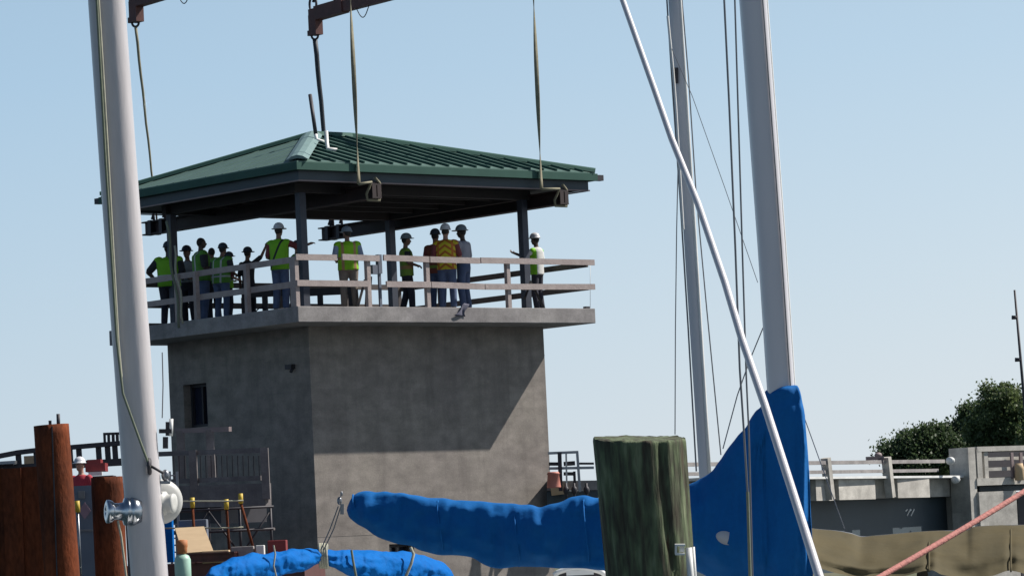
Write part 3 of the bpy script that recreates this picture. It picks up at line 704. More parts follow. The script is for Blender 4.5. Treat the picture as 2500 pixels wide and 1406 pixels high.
def headspot(px, py, h):                        # standing place of a person whose hat tops out at this sight line
    p = on(px, py, 2, ZS + h); return V((p.x, p.y, ZS))
AWAY = math.atan2(FW.y, FW.x) - math.pi/2       # facing away from the camera
def turn(deg): return AWAY + R(deg)
PEOPLE = [
 # label, head px, height, forced distance from an edge, facing
 dict(l='person seen from behind in lime vest and khaki trousers, alone behind the front railing', hp=(846,556), h=1.78, Y=.75, face=turn(12), vest='v_orange', shirt='sh_blue', trousers='khaki', hat='hat_grey', larm='bent', rarm='bent', headyaw=R(35), build=1.18),
 dict(l='person in grey helmet and dim lime vest standing in profile right of the middle column', hp=(989,573), h=1.74, Y=2.0, face=turn(-75), vest='v_dark', shirt='sh_dark', trousers='darkcloth', hat='hat_grey', larm='down', rarm='bent', build=1.0, skin='skin_mid', stride=.09),
 dict(l='person in dark maroon top half hidden behind the worker in the striped vest', hp=(1061,562), h=1.76, Y=1.6, face=turn(-20), vest='v_brown', shirt='sh_red', trousers='jeans', hat='hat_dark', larm='down', rarm='down'),
 dict(l='person seen from behind in yellow vest with orange chevrons and blue jeans', hp=(1086,545), h=1.84, Y=.9, face=turn(-8), vest='v_chev', shirt='sh_red', trousers='jeans', hat='hat_white', larm='bent', rarm='rail', skin='skin_pale', build=1.06),
 dict(l='person in wide brimmed helmet and grey shirt facing left with hands joined', hp=(1127,547), h=1.84, Y=1.0, face=turn(62), vest=None, shirt='sh_grey', trousers='jeans', hat='hat_grey', larm='cross', rarm='bent', skin='skin_dark', brim='full', build=1.02, over='v_chev'),
 dict(l='person in white shirt with open lime vest touching the right hand column', hp=(1307,572), h=1.74, Y=1.2, face=turn(55), vest='v_open', shirt='sh_white', trousers='darkcloth', hat='hat_white', larm='reach', rarm='bent', skin='skin_dark', build=.92),
 dict(l='person in lime vest with black cross strap and both arms held out to the right', hp=(679,548), h=1.82, X=.7, face=turn(-22), vest='v_diag', shirt='sh_red', trousers='jeans', hat='hat_white', larm='bent', rarm='out', skin='skin_mid', build=1.02, brim='full'),
 dict(l='person in dark clothes raising one arm high to point, left of centre', hp=(603,606), h=1.74, X=2.0, face=turn(-30), vest=None, shirt='sh_dark', trousers='darkcloth', hat='hat_dark', larm='down', rarm='raised', skin='skin_mid', brim='full', build=.95),
 dict(l='tall bareheaded person in lime vest with silver braces, centre of the left hand group', hp=(489,577), h=1.86, X=.8, face=turn(-70), vest='v_strip', shirt='sh_dark', trousers='jeans', hat=None, larm='down', rarm='bent', skin='skin_dark', build=1.26),
 dict(l='stooping person in lime vest with silver braces, touching shoulders with the bareheaded person', hp=(536,596), h=1.78, X=.75, face=turn(-35), vest='v_strip', shirt='sh_dark', trousers='jeans', hat='hat_dark', larm='down', rarm='bent', skin='skin_mid', lean=.12, build=1.22, hunch=.03),
 dict(l='person in bright lime vest bending by the second left railing post', hp=(552,622), h=1.60, X=1.3, face=turn(-60), vest='v_plain', shirt='sh_red', trousers='darkcloth', hat='hat_dark', larm='bent', rarm='bent', skin='skin_pale', build=.95, lean=.1),
 dict(l='person in grey shirt and dark helmet between the leftmost worker and the bareheaded one', hp=(456,603), h=1.76, X=1.6, face=turn(160), vest=None, shirt='sh_grey', trousers='darkcloth', hat='hat_dark', larm='bent', rarm='bent', skin='skin_mid', brim='full'),
 dict(l='leftmost person on the deck in bright lime vest behind the hanging tag lines', hp=(409,586), h=1.80, X=.9, face=turn(-15), vest='v_plain', shirt='sh_dark', trousers='darkcloth', hat='hat_dark', larm='hip', rarm='bent', skin='skin_dark', build=1.28),
 dict(l='person in dark shirt squeezed behind the two workers with silver vest braces', hp=(516,603), h=1.74, X=1.5, face=turn(35), vest=None, shirt='sh_dark', trousers='darkcloth', hat=None, larm='bent', rarm='down', skin='skin_mid', build=1.1),
 dict(l='person in lime vest mostly hidden behind the corner column', hp=(724,590), h=1.66, X=1.7, face=turn(-60), vest='v_strip', shirt='sh_red', trousers='darkcloth', hat='hat_dark', larm='down', rarm='down', skin='skin_mid'),
]
for d in PEOPLE:
    px, py = d['hp']
    # place on the given line parallel to the deck edge; height set from the sight line to the hat
    p = on(px, py, 1, d['Y']) if 'Y' in d else on(px, py, 0, d['X'])
    hh = p.z - ZS; hh = min(max(hh, 1.55), 1.93)
    kw = {k: v for k, v in d.items() if k not in ('l', 'hp', 'h', 'X', 'Y', 'over')}
    face = kw.pop('face'); p.z = ZS
    # the body tilts with the image, so the feet stand straight below the head
    person(d['l'], V((p.x, p.y, ZS)), face, h=hh, **kw)


# ------------------------------------------------------------------ masts and sailing boats in front
def cr(pts, t):                                  # Catmull-Rom through rows of numbers keyed by the first
    n = len(pts)
    for i in range(n-1):
        if pts[i][0] <= t <= pts[i+1][0]: break
    p0, p1, p2, p3 = pts[max(i-1,0)], pts[i], pts[i+1], pts[min(i+2,n-1)]; h = p2[0]-p1[0]; u = (t-p1[0])/h; out = []
    for k in range(1, len(p1)):
        s0 = (p1[k]-p0[k])/max(p1[0]-p0[0], 1e-6); s1 = (p2[k]-p1[k])/h; s2 = (p3[k]-p2[k])/max(p3[0]-p2[0], 1e-6)
        m1 = 2*s0*s1/(s0+s1)*h if s0*s1 > 0 else 0; m2 = 2*s1*s2/(s1+s2)*h if s1*s2 > 0 else 0
        out.append((2*u**3-3*u**2+1)*p1[k] + (u**3-2*u**2+u)*m1 + (-2*u**3+3*u**2)*p2[k] + (u**3-u**2)*m2)
    return out
def hull(parent, c, L, w, az, z0=.1, z1=1.15):
    d = HR*math.cos(az) + HF*math.sin(az); s = d.cross(ZU); rings = []; n = 24
    for i in range(n+1):
        u = i/n*2-1; b = w/2*(1 - max(u, 0)**2.2*.98 - max(-u, 0)**3*.45); k = c + d*(u*L/2)
        rings.append([V((k.x, k.y, 0)) + s*(b*math.sin(a)) + ZU*(z1 + .12*u*u if abs(a) > 1.5 else z0 + (z1-z0)*(1-math.cos(a))*.55) for a in [-math.pi/2 + math.pi*j/12 for j in range(13)]])
    m_ = MB(); m_.loft(rings, True, True, True); return m_.build('hull', 'hull', parent)
def mast_tube(pts, rad, sq=1.0):
    m_ = MB(); m_.tube(pts, rad, 28, True, sq); return m_
def mast_loft(pts, rad, ex, asp=1.15):
    m_ = MB(); rings = []
    if not isinstance(rad, (list, tuple)): rad = [rad]*len(pts)
    for p, r in zip(pts, rad):
        ring_ = []
        for k in range(48):
            a = 2*math.pi*k/48; cx_, sx_ = math.cos(a), math.sin(a)
            ring_.append(p + HR*(r*math.copysign(abs(cx_)**ex, cx_)) + HF*(r*asp*math.copysign(abs(sx_)**ex, sx_)))
        rings.append(ring_)
    return m_.loft(rings)
def line(parent, name, mt, pts, r):
    m_ = MB(); m_.tube([P(*q) for q in pts], r, 8, False); return m_.build(name, mt, parent)

# boat nearest the left: big painted mast
D1 = 16.0
foot1 = P(364, 1406, D1); boatA = thing('sailboat', 'sailing boat with thick pale mast and winch at the left, bright blue sail cover', 'sailboat', V((foot1.x, foot1.y, 0)))
def mast_down(p, q, z=1.0):
    t = (p.z - z)/(q.z - p.z) if abs(q.z-p.z) > 1e-6 else 0; return p - (q - p)*t
mA = [(238,-300), (260,0), (291,440), (331,980), (364,1400)]
pA = [P(x, y, D1) for x, y in mA]; pA.append(mast_down(pA[-1], pA[-2]))
mast_loft(pA, [.078, .080, .081, .081, .081, .081], .82, 1.1).build('mast', 'mast', boatA)
# sail track strip along the shaded edge of the mast
def off_line(name, mt, pts, d, r): return line(boatA, name, mt, [(x, y, d) for x, y in pts], r)
off_line('mast_strip', 'darksteel', [(219,-200), (228,60), (262,520), (292,960), (318,1406)], D1-.03, .008)
off_line('halyard', 'rope', [(230,-200), (240,0), (250,160), (262,360), (275,600), (288,830), (296,920)], D1-.11, .0065)
off_line('halyard', 'ropegreen', [(226,-200), (236,0), (247,200), (258,400), (272,620), (285,830), (300,960), (345,1085), (366,1140)], D1-.12, .0055)
off_line('halyard', 'rope', [(288,1270), (296,1310), (308,1406), (312,1440)], D1-.14, .005)
off_line('halyard', 'wire', [(396,860), (398,940), (396,1020)], D1+.02, .0025)
cl = MB(); c = P(365, 1138, D1-.095); cl.torus(c, RT, .030, .008, 18, 8); cl.tube([c + RT*-.01 + UP*.01, c + RT*.03 - UP*.012, c + RT*.06 - UP*.03], .006, 8); cl.tube([c - UP*.028, c + UP*.028], .009, 8)
cl.build('cleat', 'darksteel', boatA)
# winch on the left of the mast: two drums
ax = (-RT*.93 - FW*.30 + UP*.02).normalized(); c = P(330, 1248, D1-.06)
wn = MB(); wn.lathe(c, ax, [(-.02,.058), (.008,.064), (.02,.064), (.026,.055), (.034,.060), (.046,.060), (.052,.040), (.075,.036), (.092,.036), (.102,.046), (.112,.050), (.124,.050), (.128,.042), (.13,.016), (.124,.014)], 36)
wn.build('winch', 'chrome', boatA)
m_ = MB(); m_.lathe(P(392, 1224, D1+.16), (RT*.30 - FW*.95).normalized(), [(-.04,.096), (.0,.099), (.02,.094), (.034,.075), (.04,.03)], 48); m_.build('winch_base', 'offwhite', boatA)
m_ = MB(); m_.lathe(P(398, 1228, D1+.03), (RT*.96 - FW*.25).normalized(), [(-.02,.05), (.01,.052), (.012,.043), (.03,.038), (.045,.044), (.052,.042), (.053,.02)], 30); m_.build('winch', 'offwhite', boatA)
# deck light and bracket on the lit side of the mast
m_ = MB(); a = P(404, 1052, D1); m_.box(a, .055, .02, .018, (RT, FW, UP)); m_.box(a + RT*.008 + UP*.01, .014, .014, .06, (RT, FW, UP)); m_.box(a - UP*.05, .022, .02, .05, (RT, FW, UP)); m_.build('light_bracket', 'darksteel', boatA)
m_ = MB(); m_.tube([P(418, 1022, D1), P(417, 1064, D1)], .009, 10); m_.build('deck_light', 'white', boatA)
m_ = MB(); a = P(404, 1160, D1); m_.ball(a, .018, .02, .026); m_.box(a - UP*.03, .04, .03, .012, (RT, FW, UP)); m_.build('block', 'steel', boatA)

# bright blue tied cover of that boat
def clothtube(stations, nst, mt, dep, wr=.02, seed=0, name='sail_cover', parent=None, freq=3., exp=.85, rim=1.):
    m_ = MB(); x0, x1 = stations[0][0], stations[-1][0]; rings = []
    for i in range(nst+1):
        x = x0 + (x1-x0)*i/nst; top, bot, th = cr(stations, x); d = dep(x); r = []; bx_ = min(max((x-1835)/35, 0), 1); e1 = exp + (.3-exp)*bx_; e2 = .9 + (.45-.9)*bx_
        for k in range(44):
            a = 2*math.pi*k/44; v = math.copysign(abs(math.cos(a))**e1, math.cos(a)); w_ = math.copysign(abs(math.sin(a))**e2, math.sin(a))
            y = (top+bot)/2 - v*(bot-top)/2
            q = P(x, y, d) + FW*(th*w_)
            nn = noise.noise_vector(q*freq + V((seed, seed, 0)))*wr + noise.noise_vector(V((q.x, q.y, q.z*2))*freq*3.1 + V((seed, 9, 2)))*wr*.45
            pl = noise.noise(V((x*(.09 if mt == 'brightblue' else .05), v*.8, seed)))*.5 + noise.noise(V((x*.022, v*1.6, seed+4)))
            q = q - FW*(pl*wr*.9*math.copysign(1, -w_)*min(1, abs(w_)*2)) + UP*(noise.noise(V((x*.03, seed, 5)))*wr*.35*max(0, v))
            q = q + FW*nn.x*1.8*abs(math.sin(a)) + UP*nn.z*.5*rim + RT*nn.y*.3*rim; r.append(q)
        rings.append(r)
    return m_.loft(rings, True, True)
dA = lambda x: 17.2 + (x-500)/600*1.6
clothtube([(496,1412,1440,.03), (520,1386,1440,.08), (545,1370,1436,.11), (580,1360,1428,.12), (620,1352,1421,.12), (660,1348,1410,.12), (700,1344,1400,.12), (740,1341,1392,.10), (775,1342,1376,.07), (790,1345,1370,.045)], 130, 'brightblue', dA, .024, 3, freq=6).build('sail_cover', 'brightblue', boatA)
clothtube([(790,1344,1372,.045), (806,1341,1379,.08), (840,1342,1396,.11), (870,1344,1410,.13), (950,1347,1430,.14), (1010,1350,1436,.14), (1040,1356,1440,.14), (1075,1370,1442,.12), (1100,1390,1444,.09), (1116,1412,1446,.03)], 130, 'brightblue', dA, .024, 8, freq=6).build('sail_cover', 'brightblue', boatA)
m_ = MB(); c = P(790, 1356, dA(790))
for k in range(4): m_.torus(c + RT*(.011*(k-1.5)), (RT + UP*.12*(k-1.5)).normalized(), .056, .0075, 20, 8)
m_.build('lashing', 'rope', boatA)
line(boatA, 'topping_lift', 'wire', [(783,1342,17.9), (806,1290,17.9), (826,1235,17.9)], .003); line(boatA, 'topping_lift', 'wire', [(790,1342,17.9), (815,1290,17.9), (832,1235,17.9)], .003)
m_ = MB(); a = P(829, 1222, 17.9); m_.ball(a, .013, .012, .02); m_.ball(a + UP*.035 + RT*.01, .007, .006, .012); m_.tube([a, a + UP*.04 + RT*.01], .003, 6); m_.box(a - UP*.04 + RT*.012, .018, .01, .05, (RT, FW, UP)); m_.build('block', 'steel', boatA)
line(boatA, 'lashing', 'rope', [(1003,1336,dA(1000)-.14), (1010,1352,dA(1000)-.16), (1004,1375,dA(1000)-.17), (990,1408,dA(1000)-.17), (985,1440,dA(1000)-.16)], .0075)
line(boatA, 'lashing', 'rope', [(668,1330,dA(668)-.13), (672,1352,dA(668)-.13), (668,1380,dA(668)-.14), (676,1412,dA(668)-.14)], .004)
line(boatA, 'lashing', 'ropegreen', [(858,1342,dA(860)-.13), (862,1368,dA(860)-.14), (870,1410,dA(860)-.14)], .006)
hull(boatA, foot1 + HR*.6 + HF*1.0, 8.5, 2.3, R(75))

# boat B: mast at right, long blue boom cover and triangular cover
D2 = 22.0
mBp = [(1815,-300), (1838,0), (1883,600), (1906,945), (1940,1430)]
pB = [P(x, y, D2) for x, y in mBp]; pB.append(mast_down(pB[-1], pB[-2]))
boatB = thing('sailboat', 'sailing boat with broad grey mast at the right and a long deep blue boom cover', 'sailboat', V((pB[-1].x, pB[-1].y, 0)))
mast_loft(pB, .081, .62, 1.3).build('mast', 'mastside', boatB)
m_ = MB(); m_.tube([P(x + 24, y, D2-.108) for x, y in mBp], .0045, 6, True); m_.build('mast_groove', 'wire', boatB)
ln2 = [P(x + 33, y, D2-.02) for x, y in mBp]; m_ = MB(); m_.tube(ln2, .010, 8, True); m_.build('mast_strip', 'white', boatB)  # white strip sized to draw the bright sunlit edge of the mast
dB = lambda x: 22.0 + (1905-x)/1055*1.5
st = [(848,1236,1246,.01), (853,1224,1258,.05), (862,1209,1270,.08), (875,1200,1280,.10), (893,1196,1291,.12), (930,1198,1314,.13), (965,1203,1327,.14), (1000,1208,1332,.14), (1030,1212,1345,.14), (1075,1216,1354,.14), (1120,1219,1355,.15), (1150,1222,1360,.15), (1190,1226,1380,.16), (1220,1229,1389,.16), (1260,1231,1385,.16), (1320,1232,1386,.16),
      (1345,1231,1387,.16), (1370,1223,1388,.16), (1395,1214,1388,.17), (1430,1212,1387,.17), (1465,1215,1389,.17), (1530,1212,1392,.17), (1600,1206,1390,.17), (1650,1198,1388,.16), (1690,1184,1390,.16), (1715,1168,1402,.15), (1740,1150,1414,.15), (1765,1112,1420,.15), (1790,1082,1426,.15), (1820,1045,1432,.14), (1845,1003,1436,.13), (1860,990,1438,.13), (1868,957,1440,.13), (1880,947,1442,.15), (1900,943,1444,.17), (1930,941,1448,.17), (1945,943,1450,.15), (1953,960,1452,.14), (1962,992,1454,.12), (1968,1040,1456,.08), (1973,1120,1458,.06), (1978,1230,1460,.05), (1983,1330,1462,.03), (1987,1440,1466,.01)]
clothtube(st, 360, 'blue', dB, .042, 5, freq=2.6, exp=.8, rim=.8).build('sail_cover', 'blue', boatB)
for sx0 in (868, 1075, 1262, 1430):
    a_, b_, t_ = cr(st, sx0); m_ = MB()
    pts = [P(sx0 + 6*math.sin(v*2), (a_+b_)/2 + (b_-a_)/2*v*.93, dB(sx0)) - FW*((t_+.022)*max(.12, (1-abs(v)**2.4))**.5) for v in [k/10 for k in range(-10, 11)]]
    m_.tube(pts, .006, 6); m_.build('cover_seam', 'blue', boatB)
m_ = MB(); c = P(1772, 1312, dB(1772)-.175); seg = 28
m_.loft([[c + RT*(math.cos(a)*.058*s) + UP*(math.sin(a)*.040*s - math.cos(a)*.010*s) - FW*o for a in [2*math.pi*k/seg for k in range(seg)]] for s, o in ((1,-.04), (1,.022), (.01,.024))], True, True).build('badge', 'badge', boatB)
bm2 = MB(); bm2.tube([P(930, 1262, 23.4), P(1880, 1330, 22.1)], .035, 12); bm2.build('boom', 'mastside', boatB)
def lB(name, mt, pts, r): return line(boatB, name, mt, pts, r)
D3 = 13.5
m_ = MB(); sp = [(1470,-120), (1520,0), (1600,225), (1640,340), (1705,500), (1770,690), (1812,830), (1866,985), (1935,1200), (2000,1406), (2012,1445)]
m_.tube([P(x, y, D3 + 2*(1-y/1406)) for x, y in sp], [.0125 + .0045*max(0, y)/1406 for x, y in sp], 14); m_.build('stay_rod', 'mastside', boatB)
lB('halyard', 'wire', [(1766,-100,20), (1768,0,20), (1780,250,20), (1795,600,20), (1806,900,20), (1816,1051,20), (1825,1200,20)], .0058)
lB('halyard', 'ropegreen', [(1825,1200,20), (1831,1404,20), (1833,1450,20)], .0085)
lB('halyard', 'wire', [(1791,-100,20.3), (1794,0,20.3), (1803,300,20.3), (1812,600,20.3), (1822,921,20.3), (1828,1050,20.3), (1838,1440,20.3)], .005)
lB('shroud', 'wire', [(1640,120,24), (1690,235,24), (1770,460,24), (1850,690,24)], .0022)
lB('shroud', 'wire', [(1863,800,22.3), (1830,880,22.3), (1800,965,22.3), (1765,1095,22.3)], .0035)
lB('shroud', 'wire', [(1964,1020,22), (2000,1120,22), (2062,1290,22)], .0028)
hull(boatB, pB[-1] - HR*.4 + HF*.9, 9.5, 2.6, R(170))

# boat C: slim mast farther away
D4 = 40.
mCp = [(1632,-300), (1648,0), (1686,600), (1712,1020), (1722,1180)]
pC = [P(x, y, D4) for x, y in mCp]; pC.append(mast_down(pC[-1], pC[-2]))
boatC = thing('sailboat', 'farther sailing boat with a slim white edged mast right of the wooden piling', 'sailboat', V((pC[-1].x, pC[-1].y, 0)))
m_ = MB(); m_.tube(pC, [.075,.074,.068,.062,.062,.062], 24); m_.build('mast', 'mastside', boatC)
m_ = MB(); m_.tube([P(x+12, y, D4-.045) for x, y in mCp], .02, 8); m_.build('mast_strip', 'white', boatC)
line(boatC, 'shroud', 'wire', [(1614,-200,40), (1628,0,40), (1642,220,40), (1660,480,40), (1680,800,40), (1700,1150,40)], .009)
line(boatC, 'shroud', 'white', [(1630,40,39.8), (1643,170,39.8), (1650,260,39.8), (1668,560,39.8)], .014)
line(boatC, 'shroud', 'wire', [(1661,-100,40), (1665,0,40), (1681,190,40), (1700,480,40), (1725,750,40), (1760,1110,40)], .007)
line(boatC, 'shroud', 'wire', [(1656,380,41), (1652,560,41), (1649,800,41), (1648,1060,41)], .006)
m_ = MB(); m_.box(P(1650, 185, D4-.09), .05, .04, .17, (RT, FW, UP)); m_.build('spreader_base', 'darksteel', boatC)
hull(boatC, pC[-1], 8, 2.4, R(20))

# ------------------------------------------------------------------ wooden piling
D5 = 11.; top = P(1562, 1070, D5); bot = P(1588, 1406, D5); dirp = (ZU - HR*.031).normalized()
pil = thing('wooden_piling', 'thick weathered green wooden piling between the blue sail covers', 'piling', V((bot.x, bot.y, -.5)))
m_ = MB(); rings = []; n = 60; seg = 72; L = (top - bot).length; foot = bot + dirp*(-(bot.z + .5)/dirp.z); LL = (top - foot).length
hs_ = [0, .3, .6, .8] + [.8 + .2*i/90 for i in range(1, 91)]
for u in hs_:
    c = foot + dirp*(LL*u); R0 = .129 + .009*max(0, (u-.86)/.14)
    if u == 1.: R0 *= .985
    r = []
    for k in range(seg):
        a = 2*math.pi*k/seg; cs, sn = math.cos(a), math.sin(a)
        q0 = V((cs*3.5, sn*3.5, u*1.2)); g = noise.noise(q0*2.2)*.006 + noise.noise(V((cs*11, sn*11, u*5)))*.004 + noise.noise(V((cs*26, sn*26, u*9)))*.0022
        for ca, wdt, dp in ((-1.05, .05, .014), (-.2, .04, .018), (-2.3, .03, .008), (.75, .04, .01)):
            da = (a - ca - .12*math.sin(u*31) + math.pi) % (2*math.pi) - math.pi; g -= dp*math.exp(-(da/wdt)**2)
        rr_ = R0 + g
        p = c + RT*(cs*rr_) + FW*(sn*rr_)
        if u > .999: p = p + UP*(.003*math.cos(a - 1.2) + .007*noise.noise(V((cs*6, sn*6, 3))) + .004*noise.noise(V((cs*19, sn*19, 5))))
        r.append(p)
    rings.append(r)
# broken chunk on the left edge
m_.loft(rings, True, True); m_.build('timber', 'wood', pil)
m_ = MB(); q = P(1660, 1338, D5-.15); m_.box(q + UP*.010, .030, .02, .006, (RT, FW, UP)); m_.box(q - UP*.016, .028, .02, .006, (RT, FW, UP)); m_.box(q - RT*.012 - UP*.003, .006, .02, .026, (RT, FW, UP)); m_.box(q + RT*.006 - UP*.003 + FW*.006, .014, .01, .014, (RT, FW, UP))
tag(m_.build('bracket', 'white', None, q), 'small shiny metal bracket screwed on the wooden piling', 'bracket')
m_ = MB(); m_.tube([P(1681, 1336, D5-.12), P(1686, 1410, D5-.12), P(1688, 1460, D5-.12)], .010, 12); m_.tube([P(1692, 1334, D5-.11), P(1697, 1410, D5-.11), P(1699, 1460, D5-.11)], .005, 8)
tag(m_.build('conduit', 'white', None, P(1686, 1406, D5-.12)), 'pale pipe running down the right side of the wooden piling', 'pipe')

# ------------------------------------------------------------------ red rope, boat under tan canvas
m_ = MB(); pr = []
for i in range(31):
    u = i/30; pr.append(P(2080 + (2640-2080)*u, 1446 - (1446-1112)*u + 6*math.sin(math.pi*u), 15 + 1.5*u))
m_.tube(pr, .0125, 10); tag(m_.build('mooring_rope', 'pinkrope', None, pr[0]), 'faded red mooring rope crossing in front of the tan boat canvas', 'rope')
D6 = 30.; tb = thing('covered_boat', 'boat under a sagging tan canvas cover at the lower right', 'boat', V((P(2300,1300,D6).x, P(2300,1300,D6).y, 0)))
topo = [(1975,1288), (2000,1291), (2040,1294), (2080,1301), (2105,1309), (2140,1306), (2200,1301), (2260,1296), (2320,1294), (2360,1294), (2375,1286), (2400,1283), (2450,1281), (2520,1280), (2700,1278)]
boto = [(1975,1372), (2000,1385), (2060,1402), (2120,1410), (2200,1406), (2262,1392), (2275,1391), (2300,1402), (2360,1410), (2420,1405), (2465,1392), (2480,1394), (2520,1404), (2700,1420)]
m_ = MB(); n = 150; rings = []
for i in range(n+1):
    x = 1975 + 725*i/n; ty = cr(topo, x)[0]; by = cr(boto, x)[0]; r = []
    for k in range(37):
        v = k/18 - 1                                  # -1 near hem, 0 ridge, 1 far hem
        a = abs(v); y = ty + (by-ty)*a**1.15
        dep = D6 + v*1.05 + .12*math.sin(a*math.pi)*math.copysign(1, v)
        seamf = math.exp(-((x-2268)/9)**2) + math.exp(-((x-2468)/9)**2)
        w_ = .05*math.sin(a*19 + 3*noise.noise(V((x*.012, a*2, 1))))*max(0, a-.62)*2.2 + .04*noise.noise(V((x*.02, a*4, 7))) + .035*noise.noise(V((x*.006, a*9, 3)))
        dep += w_*math.copysign(1, v) + .05*seamf*a
        r.append(P(x, y, dep))
    rings.append(r)
m_.loft(rings, False, True, False); co = m_.build('canvas_cover', 'tan', tb)
m_ = MB(); m_.tube([P(x, cr(topo, x)[0] + 3, D6) for x in range(1978, 2700, 20)], .011, 8); m_.build('ridge_pole', 'steel', tb)
for px in (2268, 2468):
    m_ = MB(); m_.tube([P(px, cr(topo, px)[0] + 2 + (cr(boto, px)[0] - cr(topo, px)[0])*a**1.15, D6 - a*1.05 - .13*math.sin(a*math.pi) - .0) for a in [k/12 for k in range(13)]], .008, 6); m_.build('cover_seam', 'tan', tb)
m_ = MB(); hullring = []
hull(tb, P(2330,1400,D6), 6.5, 2.3, R(5), .1, 2.05).data.materials[0] = M['browndark']

# little bits of other boats under the boom cover
cb = thing('motorboat', 'white and dark cabin top of a small boat just under the blue boom cover', 'boat', V((P(1400,1400,27).x, P(1400,1400,27).y, 0)))
a, b = P(1352, 1402, 27), P(1480, 1398, 27); m_ = MB(); pts = [P(1352 + 128*i/12, 1404 - 18*math.sin(math.pi*i/12)**.6, 27) for i in range(13)]; m_.tube(pts, .02, 8); m_.build('roof_rail', 'white', cb)
m_ = MB(); m_.loft([[P(1362 + 110*i/10, 1408 - 18*math.sin(math.pi*(i+.5)/11)**.5, 27 + dd) for i in range(11)] + [P(1472, 1450, 27 + dd), P(1362, 1450, 27 + dd)] for dd in (.05, 1.2)], True, False); m_.build('cabin', 'darksteel', cb)
m_ = MB(); m_.box(P(1416, 1397, 27), .2, .03, .035, (HR, HF, ZU)); m_.build('window', 'white', cb)
hull(cb, P(1416,1400,27.5), 5, 1.9, R(80), .1, 2.6)
for k, (x0, x1, yy) in enumerate(((1000, 1008, 1335),)):
    pass

# ------------------------------------------------------------------ rusty pipe piles
def pipe(px, wpx, ty, d, label, botpx=None, bolts=False, th=.0):
    r = wpx/2/ppm(d); tp = P(px, ty, d); bx = (botpx or px + (1406-ty)*.06); bp = P(bx, 1406, d); dr = (tp-bp).normalized(); ft = bp - dr*((bp.z+1)/dr.z)
    t = thing('pipe_pile', label, 'pile', V((ft.x, ft.y, -1)), 'rusty steel pipe piles')
    m_ = MB(); a = dr.orthogonal().normalized(); b = dr.cross(a); seg = 56
    ring = lambda c, rr: [c + (a*math.cos(2*math.pi*k/seg) + b*math.sin(2*math.pi*k/seg))*rr for k in range(seg)]
    H = (tp-ft).length; rg = [ring(ft + dr*(H*i/40), r*(1 + .004*math.sin(i*1.7))) for i in range(41)] + [ring(tp, r*.93), ring(tp - dr*.6, r*.93)]
    m_.loft(rg, True, True); m_.build('shell', 'rust', t)
    if bolts:
        q = P(px-2, (ty+1406)/2, d) - FW*(r+.002)
        m_ = MB(); s0, s1 = P(127, ty+3, d-r-.004), P(139, 1406, d-r-.004); m_.bar(s0, s1 - ZU*.3, .02, .012, FW); m_.build('weld_seam', 'darksteel', t)
        for bx_, by_, w_ in ((122, 1026, .05), (142, 1010, .06)):
            m_ = MB(); m_.tube([P(bx_+1, ty+12, d-.12), P(bx_, by_, d-.12)], w_*.5, 10); m_.build('lug', 'darksteel', t)
    return t
pipe(125, 86, 1037, 60, 'tallest rusty steel pipe pile with two lugs on its top', 152, True)
m_ = MB(); a_, b_ = P(-90, 1142, 61), P(96, 1142, 61); cc = (a_+b_)/2; hz_ = cc.z + 1
for k in range(4):
    w4 = (b_-a_).length/4; m_.box(V((cc.x, cc.y, cc.z - hz_/2)) + HR*(w4*(k-1.5)) + HF*(.3 + .05*(k % 2)), w4 - .004, .5, hz_ - .01*(k % 3), (HR, HF, ZU))
tag(m_.build('sheet_pile', 'rust', None, V((cc.x, cc.y, -1))), 'dark rusty sheet pile wall at the left edge, left of the tallest pile', 'sheet pile')
pipe(261, 78, 1164, 61.5, 'short rusty pipe pile just left of the thick pale mast', 272)
pipe(-75, 70, 1150, 60.5, 'rusty pipe pile cut by the left edge of the picture', -66) if False else None

# ------------------------------------------------------------------ steel walkway truss behind the piles
DT = 74.
tr = thing('steel_walkway', 'dark steel walkway truss sloping up behind the rusty piles', 'walkway', P(150, 1200, DT)*V((1,1,0)))
def tb_(name, mt, pts, w, h, d=DT):
    m_ = MB()
    for i in range(len(pts)-1): m_.bar(P(*pts[i], d), P(*pts[i+1], d), w, h)
    return m_.build(name, mt, tr)
tb_('top_chord', 'darksteel', [(-60,1124), (45,1104), (86,1099), (180,1091), (300,1081), (340,1078)], .3, .09)
tb_('bottom_chord', 'darksteel', [(-60,1146), (60,1141), (180,1134), (300,1127), (340,1126)], .3, .14)
tb_('deck', 'steel', [(-60,1134), (40,1128)], .5, .06, DT-.3)
for px in (44, 88, 170, 192, 240, 262, 280, 320): tb_('upright', 'darksteel', [(px, 1098 - (px-88)*.06), (px+3, 1140 - (px-88)*.04)], .14, .10)
m_ = MB(); m_.box(P(92, 1130, DT+1), .5, .4, .30, (HR, HF, ZU)); m_.build('side_panel', 'ply', tr)
m_ = MB()
m_.bar(P(252,1059,DT), P(330,1056,DT), .06, .05)
for px in (255, 265, 276, 286, 300): m_.bar(P(px,1059,DT), P(px+1,1084,DT), .04, .05)
m_.build('top_rail', 'darksteel', tr)
# red machine and greenish load under it
rm_ = thing('red_machine', 'small red machine behind the piles under the walkway', 'machine', P(232, 1200, 71)*V((1,1,0)))
m_ = MB(); m_.box(P(236, 1141, 71), .38, .5, .16, (HR, HF, ZU)); m_.box(P(232, 1128, 71), .26, .4, .1, (HR, HF, ZU)); m_.build('body', 'redpaint', rm_)
m_ = MB(); m_.box(P(233, 1156, 70.7), .26, .08, .07, (HR, HF, ZU)); m_.build('headlight', 'white', rm_)
m_ = MB(); m_.box(P(245, 1172, 71), .55, .6, .16, (HR, HF, ZU)); m_.box(P(245, 1260, 71), .4, .5, 1.2, (HR, HF, ZU)); m_.build('chassis', 'darksteel', rm_)
